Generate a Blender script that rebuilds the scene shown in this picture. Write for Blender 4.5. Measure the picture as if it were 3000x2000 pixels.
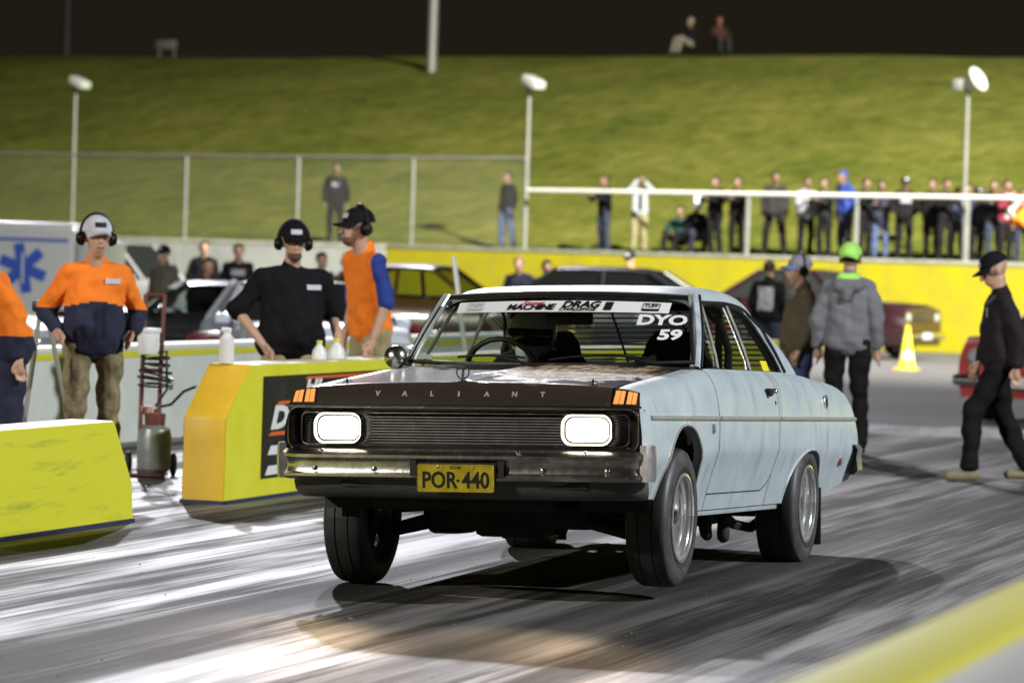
import bpy, bmesh, math, random
from math import sin, cos, pi, radians, sqrt
from mathutils import Vector, Matrix
import numpy as np
random.seed(7); rng = np.random.default_rng(5)
for o in list(bpy.data.objects): bpy.data.objects.remove(o, do_unlink=True)
SC = bpy.context.scene; COL = SC.collection

# ------------------------------------------------------------------ camera
FPX = 11500.0                       # focal length in photograph pixels (3000 wide)
CAM = Vector((5.35621, -18.29926, 1.6)); PAN, TILT, ROLL = -0.28665, -0.02055, 0.03142
F_ = Vector((sin(PAN)*cos(TILT), cos(PAN)*cos(TILT), sin(TILT)))
r0 = F_.cross(Vector((0, 0, 1))).normalized(); u0 = r0.cross(F_)
R_ = cos(ROLL)*r0 + sin(ROLL)*u0; U_ = -sin(ROLL)*r0 + cos(ROLL)*u0
cd = bpy.data.cameras.new('camera'); cam = bpy.data.objects.new('camera', cd); COL.objects.link(cam)
cam.matrix_world = Matrix(((R_.x, U_.x, -F_.x, CAM.x), (R_.y, U_.y, -F_.y, CAM.y), (R_.z, U_.z, -F_.z, CAM.z), (0, 0, 0, 1)))
cd.sensor_width = 36; cd.lens = FPX/3000*36; cd.clip_end = 3000; cd.clip_start = 0.5
cd.dof.use_dof = True; cd.dof.focus_distance = 19.4; cd.dof.aperture_fstop = 3.4
SC.camera = cam
# ------------------------------------------------------------------ night sky
w = bpy.data.worlds.new('World'); SC.world = w; w.use_nodes = True
bg = w.node_tree.nodes['Background']; bg.inputs[0].default_value = (0.95, 0.80, 0.52, 1); bg.inputs[1].default_value = 0.0135
# ------------------------------------------------------------------ floodlights (each hangs on a mast built further down)
LAMPS = []
def flood(pos, aim, watts, cone, col, size, blend=.6):
    l = bpy.data.lights.new('floodlight', 'SPOT'); l.energy = watts; l.color = col; l.shadow_soft_size = size
    l.spot_size = radians(cone); l.spot_blend = blend
    o = bpy.data.objects.new('floodlight', l); COL.objects.link(o); o.location = pos
    o.rotation_euler = (Vector(aim)-Vector(pos)).to_track_quat('-Z', 'Y').to_euler()
    LAMPS.append((Vector(pos), Vector(aim))); return o
L_BACK = (-30.2, 93.0, 38.0); L_FAR = (-50.0, 112.0, 46.0); L_SIDE = (21, 2.0, 13.4); L_HILL = (14, 24, 34.0); L_FRONT = (-24, -30, 17.0)
flood(L_BACK, (-1, 0, 0), 60000, 50, (.95, .93, 1.0), .9)
flood(L_FAR, (-1, 0, 0), 190000, 40, (.93, .93, 1.0), .9)
flood(L_SIDE, (-1.5, 2, .8), 28500, 130, (.95, .99, 1.0), .35)
flood(L_HILL, (-9, 63, 1.5), 640000, 60, (1.0, .99, .82), .6, 1.0)
flood(L_FRONT, (-8, 11, 1.0), 52000, 52, (1.0, .97, .88), .5, .9)
SC.view_settings.view_transform = 'Standard'; SC.view_settings.look = 'None'; SC.view_settings.gamma = 1
SC.view_settings.exposure = 0.0
try: SC.view_settings.use_curve_mapping = False
except Exception: pass

# ------------------------------------------------------------------ pixel helpers
def at(px, py, s):                      # point seen at photograph pixel (px,py) where 1 m spans s pixels
    return CAM + F_*(FPX/s) + R_*((px-1500)/s) - U_*((py-1000)/s)
def foot(px, s, z=0.0):                 # point at height z on the pixel column px at scale s
    py = 1000.0
    for _ in range(4):
        P = at(px, py, s); py += (P.z-z)*s
    return at(px, py, s)
def spx(px, x):                         # scale at which pixel column px meets the plane X=x on the ground
    lo, hi = 60., 2000.
    for _ in range(60):
        m = .5*(lo+hi)
        if foot(px, m).x > x: hi = m
        else: lo = m
    return m
# ------------------------------------------------------------------ materials
def mat(name, col=(.5, .5, .5), rough=.5, metal=0., spec=.5, coat=0., emit=None, estr=0., var=0., vscale=6., bump=0., bscale=60., col2=None, stretch=None, trans=0., sheen=0.):
    m = bpy.data.materials.new(name); m.use_nodes = True; nt = m.node_tree; N = nt.nodes; L = nt.links
    b = N['Principled BSDF']; b.inputs['Base Color'].default_value = (*col, 1); b.inputs['Roughness'].default_value = rough
    b.inputs['Metallic'].default_value = metal; b.inputs['Specular IOR Level'].default_value = spec; b.inputs['Coat Weight'].default_value = coat
    b.inputs['Sheen Weight'].default_value = sheen
    if emit: b.inputs['Emission Color'].default_value = (*emit, 1); b.inputs['Emission Strength'].default_value = estr
    if var or col2 or bump:
        tc = N.new('ShaderNodeTexCoord'); vec = tc.outputs['Object']
        if stretch:
            mp = N.new('ShaderNodeMapping'); mp.inputs['Scale'].default_value = stretch; L.new(vec, mp.inputs[0]); vec = mp.outputs[0]
    if var or col2:
        n = N.new('ShaderNodeTexNoise'); n.inputs['Scale'].default_value = vscale; n.inputs['Detail'].default_value = 6; n.inputs['Roughness'].default_value = .62
        L.new(vec, n.inputs['Vector'])
        rp = N.new('ShaderNodeValToRGB'); c2 = col2 or tuple(min(1, c*(1+var)) for c in col); c1 = col if col2 else tuple(c*(1-var) for c in col)
        rp.color_ramp.elements[0].position = .36; rp.color_ramp.elements[1].position = .66
        rp.color_ramp.elements[0].color = (*c1, 1); rp.color_ramp.elements[1].color = (*c2, 1)
        L.new(n.outputs['Fac'], rp.inputs[0]); L.new(rp.outputs[0], b.inputs['Base Color'])
        mr = N.new('ShaderNodeMapRange'); mr.inputs['To Min'].default_value = max(.02, rough*.8); mr.inputs['To Max'].default_value = min(1, rough*1.2)
        L.new(n.outputs['Fac'], mr.inputs[0]); L.new(mr.outputs[0], b.inputs['Roughness'])
    if bump:
        n2 = N.new('ShaderNodeTexNoise'); n2.inputs['Scale'].default_value = bscale; n2.inputs['Detail'].default_value = 4; L.new(vec, n2.inputs['Vector'])
        bp = N.new('ShaderNodeBump'); bp.inputs['Strength'].default_value = bump; bp.inputs['Distance'].default_value = .02
        L.new(n2.outputs['Fac'], bp.inputs['Height']); L.new(bp.outputs[0], b.inputs['Normal'])
    return m
def glassmat(name, tint=(.8, .85, .82), refl=.9, dark=0.):
    m = bpy.data.materials.new(name); m.use_nodes = True; nt = m.node_tree; N = nt.nodes; L = nt.links
    N.remove(N['Principled BSDF']); out = N['Material Output']
    t = N.new('ShaderNodeBsdfTransparent'); t.inputs[0].default_value = (*tint, 1)
    g = N.new('ShaderNodeBsdfGlossy'); g.inputs['Roughness'].default_value = .03; g.inputs[0].default_value = (refl, refl, refl, 1)
    ge = N.new('ShaderNodeNewGeometry'); dt = N.new('ShaderNodeVectorMath'); dt.operation = 'DOT_PRODUCT'; L.new(ge.outputs['Incoming'], dt.inputs[0]); L.new(ge.outputs['Normal'], dt.inputs[1])
    def mth(op, x, y=0.):
        n = N.new('ShaderNodeMath'); n.operation = op
        for i, v in enumerate((x, y)):
            if isinstance(v, (int, float)): n.inputs[i].default_value = v
            else: L.new(v, n.inputs[i])
        return n.outputs[0]
    fr = mth('ADD', .04, mth('MULTIPLY', .96, mth('POWER', mth('SUBTRACT', 1., mth('ABSOLUTE', dt.outputs['Value'])), 5.)))
    mx = N.new('ShaderNodeMixShader'); L.new(fr, mx.inputs[0]); L.new(t.outputs[0], mx.inputs[1]); L.new(g.outputs[0], mx.inputs[2]); L.new(mx.outputs[0], out.inputs[0])
    return m
# ------------------------------------------------------------------ mesh helpers
def link(o, parent=None):
    COL.objects.link(o)
    if parent is not None: o.parent = parent
    return o
def mesh(name, V, Fc, m, parent=None, smooth=True, angle=35, xf=None, mi=None):
    me = bpy.data.meshes.new(name); me.from_pydata([tuple(v) for v in V], [], [tuple(f) for f in Fc])
    for mm in (m if isinstance(m, (list, tuple)) else [m]): me.materials.append(mm)
    if mi is not None: me.polygons.foreach_set('material_index', mi)
    if smooth:
        me.polygons.foreach_set('use_smooth', [True]*len(me.polygons))
        if angle < 180: me.set_sharp_from_angle(angle=radians(angle))
    me.update()
    o = bpy.data.objects.new(name, me); link(o, parent)
    if xf is not None: o.matrix_local = xf
    return o
def empty(name, loc=(0, 0, 0), rz=0., label=None, cat=None, group=None):
    o = bpy.data.objects.new(name, None); link(o); o.location = loc; o.rotation_euler = (0, 0, rz); o.empty_display_size = .2
    if label: tag(o, label, cat, group)
    return o
def tag(o, label, cat, group=None):
    o['label'] = label; o['category'] = cat
    if group: o['group'] = group
    return o
class B:                                     # mesh builder
    def __init__(s): s.V = []; s.F = []
    def add(s, V, Fc):
        n = len(s.V); s.V += [tuple(v) for v in V]; s.F += [tuple(i+n for i in f) for f in Fc]; return s
    def box(s, c, d, M=None):
        x, y, z = d[0]/2, d[1]/2, d[2]/2; c = Vector(c)
        P = [Vector((a, b_, e)) for a in (-x, x) for b_ in (-y, y) for e in (-z, z)]
        P = [(M @ q if M else q)+c for q in P]
        return s.add(P, [(0, 1, 3, 2), (4, 6, 7, 5), (0, 4, 5, 1), (2, 3, 7, 6), (0, 2, 6, 4), (1, 5, 7, 3)])
    def rbox(s, c, d, b=.01, M=None):        # box with chamfered edges
        bm = bmesh.new(); bmesh.ops.create_cube(bm, size=1)
        for v in bm.verts: v.co = Vector((v.co.x*d[0], v.co.y*d[1], v.co.z*d[2]))
        bmesh.ops.bevel(bm, geom=bm.edges[:], offset=b, segments=2, affect='EDGES', profile=.5)
        bm.verts.index_update(); c = Vector(c)
        s.add([(M @ v.co if M else v.co)+c for v in bm.verts], [[v.index for v in f.verts] for f in bm.faces]); bm.free(); return s
    def grid(s, G, close=False, flip=False):
        n, k = len(G), len(G[0]); V = [p for row in G for p in row]; Fc = []
        for i in range(n-1):
            for j in range(k if close else k-1):
                a, b_, c, d = i*k+j, i*k+(j+1) % k, (i+1)*k+(j+1) % k, (i+1)*k+j
                Fc.append((a, d, c, b_) if flip else (a, b_, c, d))
        return s.add(V, Fc)
    def tube(s, P, r, n=8, caps=True, closed=False, flat=1.0):
        P = [Vector(p) for p in P]; k = len(P); rings = []; up = None
        for i in range(k):
            if closed: t = P[(i+1) % k]-P[i-1]
            else: t = P[min(i+1, k-1)]-P[max(i-1, 0)]
            t.normalize()
            if up is None: up = Vector((0, 0, 1)) if abs(t.z) < .9 else Vector((1, 0, 0))
            a = t.cross(up); a.normalize(); up = a.cross(t); up.normalize()
            rr = r[i] if isinstance(r, (list, tuple)) else r
            rings.append([P[i]+a*(cos(2*pi*j/n)*rr)+up*(sin(2*pi*j/n)*rr*flat) for j in range(n)])
        if closed: rings.append(rings[0])
        m = len(s.V); s.grid(rings, close=True)
        if caps and not closed: s.F += [tuple(m+j for j in range(n)), tuple(m+(k-1)*n+j for j in reversed(range(n)))]
        return s
    def lathe(s, prof, M=None, n=32, closed=False):     # profile (radius, height) about local Z
        M = M or Matrix(); G = []
        for i in range(n):
            a = 2*pi*i/n; G.append([M @ Vector((r*cos(a), r*sin(a), h)) for r, h in prof]+([M @ Vector((prof[0][0]*cos(a), prof[0][0]*sin(a), prof[0][1]))] if closed else []))
        G.append(G[0]); return s.grid(G)
    def prism(s, poly, M, h):                # polygon in local XY extruded along local Z from 0 to h
        k = len(poly); V = [M @ Vector((x, y, 0)) for x, y in poly]+[M @ Vector((x, y, h)) for x, y in poly]
        return s.add(V, [tuple(reversed(range(k))), tuple(range(k, 2*k))]+[(i, (i+1) % k, k+(i+1) % k, k+i) for i in range(k)])
    def ball(s, c, r, nu=12, nv=8, M=None):
        r = r if isinstance(r, (tuple, list)) else (r, r, r); c = Vector(c); G = []
        for i in range(nv+1):
            t = -pi/2+pi*i/nv; row = []
            for j in range(nu):
                p = Vector((r[0]*cos(t)*cos(2*pi*j/nu), r[1]*cos(t)*sin(2*pi*j/nu), r[2]*sin(t)))
                row.append((M @ p if M else p)+c)
            G.append(row)
        return s.grid(G, close=True)
    def cap(s, p0, p1, ra, rb, n=12, flat=1.0):          # tapered capsule, closed
        p0, p1 = Vector(p0), Vector(p1); t = p1-p0; L = t.length; t.normalize()
        up = Vector((0, 1, 0)) if abs(t.y) < .9 else Vector((1, 0, 0)); a = t.cross(up).normalized(); b_ = a.cross(t).normalized(); rings = []
        for th in (-85, -55, -25): rings.append((p0+t*(ra*sin(radians(th))), ra*cos(radians(th))))
        for k in range(1, 4): rings.append((p0+t*(L*k/4), ra+(rb-ra)*k/4))
        for th in (0, 30, 60, 85): rings.append((p1+t*(rb*sin(radians(th))), rb*cos(radians(th))))
        G = [[c+a*(r*cos(2*pi*j/n))+b_*(r*flat*sin(2*pi*j/n)) for j in range(n)] for c, r in rings]
        m = len(s.V); s.grid(G, close=True); s.F += [tuple(m+j for j in reversed(range(n))), tuple(m+(len(G)-1)*n+j for j in range(n))]
        return s
    def obj(s, name, m, parent=None, **k): return mesh(name, s.V, s.F, m, parent, **k)
def interp(x, T):
    if x <= T[0][0]: return T[0][1]
    for (a, b_), (c, d) in zip(T, T[1:]):
        if x <= c: return b_+(d-b_)*(x-a)/(c-a)
    return T[-1][1]
def smooth_interp(x, T):                     # Catmull-Rom through the table
    if x <= T[0][0]: return T[0][1]
    if x >= T[-1][0]: return T[-1][1]
    for i in range(len(T)-1):
        if x <= T[i+1][0]:
            x0, y0 = T[i]; x1, y1 = T[i+1]; h = x1-x0; t = (x-x0)/h
            m0 = (y1-T[i-1][1])/(x1-T[i-1][0]) if i > 0 else (y1-y0)/h
            m1 = (T[i+2][1]-y0)/(T[i+2][0]-x0) if i+2 < len(T) else (y1-y0)/h
            return (2*t**3-3*t*t+1)*y0+(t**3-2*t*t+t)*h*m0+(-2*t**3+3*t*t)*y1+(t**3-t*t)*h*m1
def rrect(w_, h_, r, n=5):                   # rounded rectangle outline
    P = []
    for cx, cy, a0 in ((w_/2-r, h_/2-r, 0), (-w_/2+r, h_/2-r, 90), (-w_/2+r, -h_/2+r, 180), (w_/2-r, -h_/2+r, 270)):
        for i in range(n+1):
            a = radians(a0+90*i/n); P.append((cx+r*cos(a), cy+r*sin(a)))
    return P
_dg = None
def baked(o):
    bpy.context.view_layer.update(); dg = bpy.context.evaluated_depsgraph_get(); e = o.evaluated_get(dg)
    me = bpy.data.meshes.new_from_object(e); bpy.data.objects.remove(o, do_unlink=True); return me
_tc = {}
def text_geo(s, size=1., bold=0., depth=.0, shear=0., space=1., align='CENTER', res=3):
    key = (s, size, bold, depth, shear, space, align)
    if key not in _tc:
        c = bpy.data.curves.new('lettering', 'FONT'); c.body = s; c.size = size; c.offset = bold; c.extrude = depth; c.shear = shear; c.space_character = space
        c.align_x = align; c.align_y = 'CENTER'; c.resolution_u = res
        o = bpy.data.objects.new('lettering', c); COL.objects.link(o); me = baked(o); bpy.data.curves.remove(c)
        _tc[key] = ([v.co.copy() for v in me.vertices], [tuple(p.vertices) for p in me.polygons]); bpy.data.meshes.remove(me)
    return _tc[key]
def text(name, s, m, parent, M, sx=1., sy=1., fn=None, **k):      # M: local XY plane to parent's space, or fn(x,y,z)
    V, Fc = text_geo(s, **k)
    V = [(fn(v.x*sx, v.y*sy, v.z) if fn else M @ Vector((v.x*sx, v.y*sy, v.z))) for v in V]
    return mesh(name, V, Fc, m, parent, smooth=False)
def basis(o, x, y):                          # matrix with given origin, X and Y axes
    x = Vector(x).normalized(); z = x.cross(Vector(y)).normalized(); y = z.cross(x)
    return Matrix(((x.x, y.x, z.x, o[0]), (x.y, y.y, z.y, o[1]), (x.z, y.z, z.z, o[2]), (0, 0, 0, 1)))
# ================================================================== materials of the drag car
def paint_mat():
    m = mat('faded_blue_paint', (.40, .49, .53), .38, coat=.25)
    nt = m.node_tree; N = nt.nodes; L = nt.links; b = N['Principled BSDF']; b.inputs['Coat Roughness'].default_value = .25
    tc = N.new('ShaderNodeTexCoord')
    def noise(sc, det=5, st=None, ro=.6):
        v = tc.outputs['Object']
        if st:
            mp = N.new('ShaderNodeMapping'); mp.inputs['Scale'].default_value = st; L.new(v, mp.inputs[0]); v = mp.outputs[0]
        n = N.new('ShaderNodeTexNoise'); n.inputs['Scale'].default_value = sc; n.inputs['Detail'].default_value = det; n.inputs['Roughness'].default_value = ro; L.new(v, n.inputs['Vector']); return n.outputs['Fac']
    def ramp(f, p0, p1, c0=(0, 0, 0, 1), c1=(1, 1, 1, 1)):
        r = N.new('ShaderNodeValToRGB'); r.color_ramp.elements[0].position = p0; r.color_ramp.elements[1].position = p1; r.color_ramp.elements[0].color = c0; r.color_ramp.elements[1].color = c1; L.new(f, r.inputs[0]); return r.outputs[0]
    def mix(f, a, c):
        x = N.new('ShaderNodeMix'); x.data_type = 'RGBA'; L.new(f, x.inputs[0])
        for i, v in ((6, a), (7, c)):
            if isinstance(v, tuple): x.inputs[i].default_value = v
            else: L.new(v, x.inputs[i])
        return x.outputs[2]
    base = ramp(noise(3.2, 4), .35, .65, (.41, .475, .52, 1), (.485, .55, .585, 1))
    c = mix(ramp(noise(5, 5, (1, 1.6, .55)), .56, .68), base, (.34, .395, .425, 1))          # sanded primer patches
    c = mix(ramp(noise(4, 6, (1, 3, .5)), .63, .74), c, (.54, .61, .62, 1))                 # chalky streaks
    c = mix(ramp(noise(9, 8, (1, 1, .35), .7), .73, .78), c, (.36, .33, .26, 1))            # light rust bleed
    c = mix(ramp(noise(17, 8, None, .75), .735, .76), c, (.13, .07, .035, 1))               # chips
    L.new(c, b.inputs['Base Color']); L.new(ramp(noise(6, 5), .3, .7, (.30,)*3+(1,), (.52,)*3+(1,)), b.inputs['Roughness'])
    bp = N.new('ShaderNodeBump'); bp.inputs['Strength'].default_value = .08; bp.inputs['Distance'].default_value = .02; L.new(noise(5, 2), bp.inputs['Height']); L.new(bp.outputs[0], b.inputs['Normal'])
    return m
def hood_mat():
    m = mat('rusty_hood_paint', (.05, .038, .03), .2, coat=.6)
    nt = m.node_tree; N = nt.nodes; L = nt.links; b = N['Principled BSDF']; b.inputs['Coat Roughness'].default_value = .12
    tc = N.new('ShaderNodeTexCoord'); sp = N.new('ShaderNodeSeparateXYZ'); L.new(tc.outputs['Object'], sp.inputs[0])
    def math_(op, a, c=None, cl=False):
        n = N.new('ShaderNodeMath'); n.operation = op; n.use_clamp = cl
        for i, v in enumerate((a, c)):
            if v is None: continue
            if isinstance(v, (int, float)): n.inputs[i].default_value = v
            else: L.new(v, n.inputs[i])
        return n.outputs[0]
    def noise(sc, det, st=(1, 1, 1)):
        mp = N.new('ShaderNodeMapping'); mp.inputs['Scale'].default_value = st; L.new(tc.outputs['Object'], mp.inputs[0])
        n = N.new('ShaderNodeTexNoise'); n.inputs['Scale'].default_value = sc; n.inputs['Detail'].default_value = det; n.inputs['Roughness'].default_value = .68; L.new(mp.outputs[0], n.inputs['Vector']); return n.outputs['Fac']
    # worn area: the rear half of the hood on the left-hand side, a few patches along the nose crease
    ex = math_('DIVIDE', math_('SUBTRACT', sp.outputs['X'], .33), .46); ey = math_('DIVIDE', math_('SUBTRACT', sp.outputs['Y'], -.02), .62)
    d = math_('SQRT', math_('ADD', math_('MULTIPLY', ex, ex), math_('MULTIPLY', ey, ey)))
    worn = math_('SUBTRACT', 1.3, d, True)
    ex2 = math_('DIVIDE', math_('SUBTRACT', sp.outputs['X'], .27), .32); ey2 = math_('DIVIDE', math_('SUBTRACT', sp.outputs['Y'], -.79), .05)
    worn2 = math_('SUBTRACT', 1.0, math_('SQRT', math_('ADD', math_('MULTIPLY', ex2, ex2), math_('MULTIPLY', ey2, ey2))), True)
    worn = math_('MAXIMUM', worn, math_('MULTIPLY', worn2, .9))
    nz = noise(8, 12, (1, .45, 1)); k = math_('ADD', math_('MULTIPLY', worn, .42), nz)
    def ramp(f, p0, p1):
        r = N.new('ShaderNodeMapRange'); r.inputs['From Min'].default_value = p0; r.inputs['From Max'].default_value = p1; L.new(f, r.inputs[0]); return r.outputs[0]
    def mix(f, a, c):
        x = N.new('ShaderNodeMix'); x.data_type = 'RGBA'; L.new(f, x.inputs[0])
        for i, v in ((6, a), (7, c)):
            if isinstance(v, tuple): x.inputs[i].default_value = v
            else: L.new(v, x.inputs[i])
        return x.outputs[2]
    fr = ramp(k, .64, .78); c = mix(fr, (.05, .038, .03, 1), (.22, .135, .065, 1))
    n2 = noise(24, 12, (1, .35, 1)); fw = math_('MULTIPLY', ramp(n2, .46, .60), ramp(k, .72, .84)); c = mix(fw, c, (.58, .55, .47, 1))
    L.new(c, b.inputs['Base Color'])
    rr = N.new('ShaderNodeMapRange'); rr.inputs['To Min'].default_value = .16; rr.inputs['To Max'].default_value = .7; L.new(fr, rr.inputs[0]); L.new(rr.outputs[0], b.inputs['Roughness'])
    cw = N.new('ShaderNodeMapRange'); cw.inputs['To Min'].default_value = .6; cw.inputs['To Max'].default_value = 0; L.new(fr, cw.inputs[0]); L.new(cw.outputs[0], b.inputs['Coat Weight'])
    bp = N.new('ShaderNodeBump'); bp.inputs['Strength'].default_value = .06; bp.inputs['Distance'].default_value = .02; L.new(noise(6, 3), bp.inputs['Height']); L.new(bp.outputs[0], b.inputs['Normal'])
    return m
M_paint = paint_mat(); M_hood = hood_mat()
M_chrome = mat('chrome', (.72, .72, .72), .10, 1., var=.12, vscale=9)
M_dchrome = mat('dirty_chrome', (.60, .57, .54), .26, 1., var=.22, vscale=14, bump=.05, bscale=30)
M_blk = mat('black_plastic', (.012, .012, .012), .45)
M_dark = mat('underside_grime', (.018, .015, .013), .75, var=.4, vscale=12)
M_gun = mat('grille_dark_metal', (.06, .052, .045), .32, .5)
M_rub = mat('tyre_rubber', (.022, .021, .021), .62, var=.25, vscale=10, bump=.12, bscale=120)
M_rubw = mat('scuffed_tyre_sidewall', (.06, .06, .062), .5, var=.35, vscale=16)
M_alloy = mat('polished_alloy', (.86, .86, .87), .17, .8); M_spoke = mat('satin_alloy', (.42, .42, .42), .32, 1.); M_trim = mat('aged_bright_trim', (.58, .57, .53), .36, .55, var=.15, vscale=20); M_bend = mat('worn_chrome', (.62, .60, .62), .34, .85, var=.15, vscale=22)
M_alloyd = mat('dark_alloy', (.06, .06, .06), .45, .7)
M_orange = mat('amber_lens', (.9, .33, .08), .25, emit=(1, .42, .13), estr=.55)
M_lamp = mat('headlight_lens', (1, 1, 1), .2, emit=(1, .90, .70), estr=7.)
M_bez = mat('headlight_bezel', (.85, .83, .8), .25, .8, emit=(1, .86, .66), estr=.0)
M_glass = glassmat('windscreen_glass', (.80, .85, .80)); M_sglass = glassmat('side_glass', (.72, .76, .74))
M_yplate = mat('yellow_plate', (.62, .47, .02), .35, var=.2, vscale=18)
M_ink = mat('black_lettering', (.01, .01, .01), .5); M_white = mat('white_vinyl', (.78, .78, .80), .5); M_red = mat('red_vinyl', (.55, .03, .05), .5)
M_sign = mat('grey_vinyl', (.45, .45, .47), .5)
# ================================================================== drag car (x = its left, y = to its rear, front axle near y=0)
car = empty('drag_car', (0, 0, 0), 0, 'faded pale blue two-door coupe with rusty dark hood lifting its front wheel at launch', 'car')
MBODY = Matrix.Rotation(-.031, 4, 'X') @ Matrix.Rotation(-.033, 4, 'Y')
def P(name, b, m, parent=None, **k):
    par = parent or car; o = b.obj(name, m, par, **k)
    if par is car: o.matrix_local = MBODY
    return o
TW = [(-.87, .868), (-.7, .878), (0, .886), (.8, .890), (2.0, .890), (2.9, .888), (3.6, .882), (4.0, .872), (4.24, .852)]
TZ = [(-.80, .972), (-.3, 1.014), (.2, 1.054), (.5, 1.076), (.8, 1.084), (2.4, 1.086), (2.9, 1.078), (3.2, 1.062), (3.7, 1.040), (4.05, 1.008), (4.18, .975), (4.24, .93)]
TS = [(0, -.088), (.12, -.066), (.30, -.030), (.40, -.005), (.425, 0), (.62, 0.002), (.74, -.005), (.84, -.018), (.915, -.037), (.965, -.060), (1, -.088)]
def Wy(y): return smooth_interp(y, TW)
def Zt(y): return smooth_interp(y, TZ)
SILL = .388
def xside(y, z):
    return Wy(y)+smooth_interp(max(0, min(1, (z-SILL)/(Zt(y)-SILL))), TS)
FA = (-.06, .40, .392, .41); RA = (2.82, .37, .435, .305)
def zbot(y):
    b = .462-.0*y if y < -.2 else (SILL if y < 3 else SILL+.10*min(1, (y-3.2)/.9) if y > 3.2 else SILL)
    for yc, zc, ry, rz in (FA, RA):
        t = (y-yc)/ry
        if abs(t) < 1: b = max(b, zc+rz*(1-abs(t)**2.3)**.5)
    return b
def yfront(x): return -.842-.033*(1-min(1, abs(x)/.87)**2)
def nose_shift(y, z):
    k = max(0, 1-(y+.86)/.30)**1.5
    return k*smooth_interp(z, [(.46, .14), (.56, .05), (.66, .012), (.78, 0), (.84, .008), (.90, .045), (.95, .080), (.985, .098)])
def ycols(a, b, n):
    Y = list(np.linspace(a, b, n))
    for yc, zc, ry, rz in (FA, RA):
        Y += [yc+ry*cos(pi*i/26) for i in range(27)]+[yc-ry-.002, yc+ry+.002]
    return sorted({round(float(y), 4) for y in Y if a <= y <= b})
VR = [0, .05, .1, .16, .22, .28, .34, .39, .43, .47, .52, .58, .64, .7, .75, .8, .84, .88, .915, .94, .96, .98, 1]
def side_panel(name, a, b, sg, inner, zin=.006, n=24):
    G = []
    for y in ycols(a, b, n):
        zb = zbot(y); zt = Zt(y); row = []
        zf = SILL+(zt-SILL)*0
        rows = [zb+(zt-zb)*v for v in VR]
        x0 = xside(y, zb); row.append((sg*(x0-.04), y+nose_shift(y, zb), zb+.002))
        for z in rows: row.append((sg*xside(y, z), y+nose_shift(y, z), z))
        xi = inner(y); xa = xside(y, zt)
        for t in (.3, .65, 1): row.append((sg*(xa+(xi-xa)*t), y+nose_shift(y, zt), zt+zin*(1-(1-t)**2)))
        xl = row[-1]; row.append((xl[0], xl[1], xl[2]-.03))
        G.append(row)
    return P(name, B().grid(G, flip=sg > 0), M_paint, angle=60)
fen = {}; doors = {}; quar = {}
for sg in (1, -1):
    fen[sg] = side_panel('front_fender', -.86, .594, sg, lambda y: .724)
    doors[sg] = side_panel('door', .604, 1.966, sg, lambda y: .795)
    quar[sg] = side_panel('rear_quarter_panel', 1.976, 4.24, sg, lambda y: interp(y, [(2.45, .795), (2.98, .70), (3.2, .664)]))
    # door bottom: lower sill strip, slightly set back
    P('sill', B().grid([[(sg*(xside(y, SILL)-.012), y, SILL+.075), (sg*(xside(y, SILL)-.008), y, SILL-.0), (sg*(xside(y, SILL)-.02), y, SILL-.028), (sg*.70, y, SILL-.03)] for y in np.linspace(.33, 2.385, 8)]), M_paint)
    # chrome beading round both wheel openings
    for yc, zc, ry, rz in (FA, RA):
        pts = []
        for i in range(31):
            y = yc-ry*cos(pi*i/30); z = zbot(min(max(y, yc-ry+1e-4), yc+ry-1e-4)); pts.append((sg*(xside(y, z)+.001), y+nose_shift(y, z), z))
        P('wheel_arch_lip', B().tube(pts, .007, 6), M_paint if yc > 1 else M_trim)
    for nm, y0, y1, par in (('side_trim', -.70, .590, 0), ('side_trim', .606, 1.962, 0), ('side_trim', 1.980, 4.17, 0)):
        b = B(); zz = .843; ys = np.linspace(y0, y1, 14); G = []
        for y in ys:
            x = xside(y, zz); G.append([(sg*(x+d), y+nose_shift(y, zz), zz+e) for d, e in ((-.004, .012), (.006, .011), (.011, .004), (.011, -.004), (.006, -.011), (-.004, -.012))])
        b.grid(G); b.F += [tuple(range(6)), tuple(len(b.V)-1-i for i in range(6))]
        P(nm, b, M_trim)
# door bottom shut line: a thin dark strip let into the sill joint, both sides
for sg in (1, -1):
    P('door_seam', B().tube([(sg*(xside(y, .468)+.0012), y, .468) for y in np.linspace(.604, 1.80, 9)]+[(sg*(xside(1.90, .50)+.0012), 1.90, .50), (sg*(xside(1.965, .56)+.0012), 1.964, .56)], .0028, 5), M_blk)
# ---------------------------------------------------------------- hood, nose, deck, roof
TH = [(-.80, .986), (-.3, 1.026), (.2, 1.068), (.52, 1.098)]
def zhood(x, y):
    e = min(1, abs(x)/.72)
    return smooth_interp(y, TH)+.016*(1-e**2)-.006*e**6+.010*math.exp(-(x/.035)**2)
G = []
for x in np.linspace(-.718, .718, 41):
    yr = .43+.09*(x/.72)**2; yc = yfront(x)+.052; row = [(x, yr+.004, zhood(x, yr)-.03)]
    for t in np.linspace(0, 1, 17): y = yr+(yc-yr)*t; row.append((x, y, zhood(x, y)))
    zc = row[-1][2]
    for dy, k in ((-.008, .05), (-.018, .16), (-.034, .5), (-.047, .85), (-.052, 1.0)): row.append((x, yc+dy, zc+(.893-zc)*k))
    row.append((x, yfront(x)+.012, .889)); G.append(row)
b = B(); b.grid(G); hood = P('hood', b, M_hood, angle=60)
for sg in (1, -1):                                            # chrome edge of the hood skin
    P('hood_edge', B().tube([(sg*.7205, y, zhood(.718, y)-.006) for y in np.linspace(-.78, .5, 10)], .0035, 5), M_dark)
P('nose_trim', B().tube([(x, yfront(x)-.002, .890) for x in np.linspace(-.862, .862, 33)], .0065, 6), M_chrome)
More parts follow.
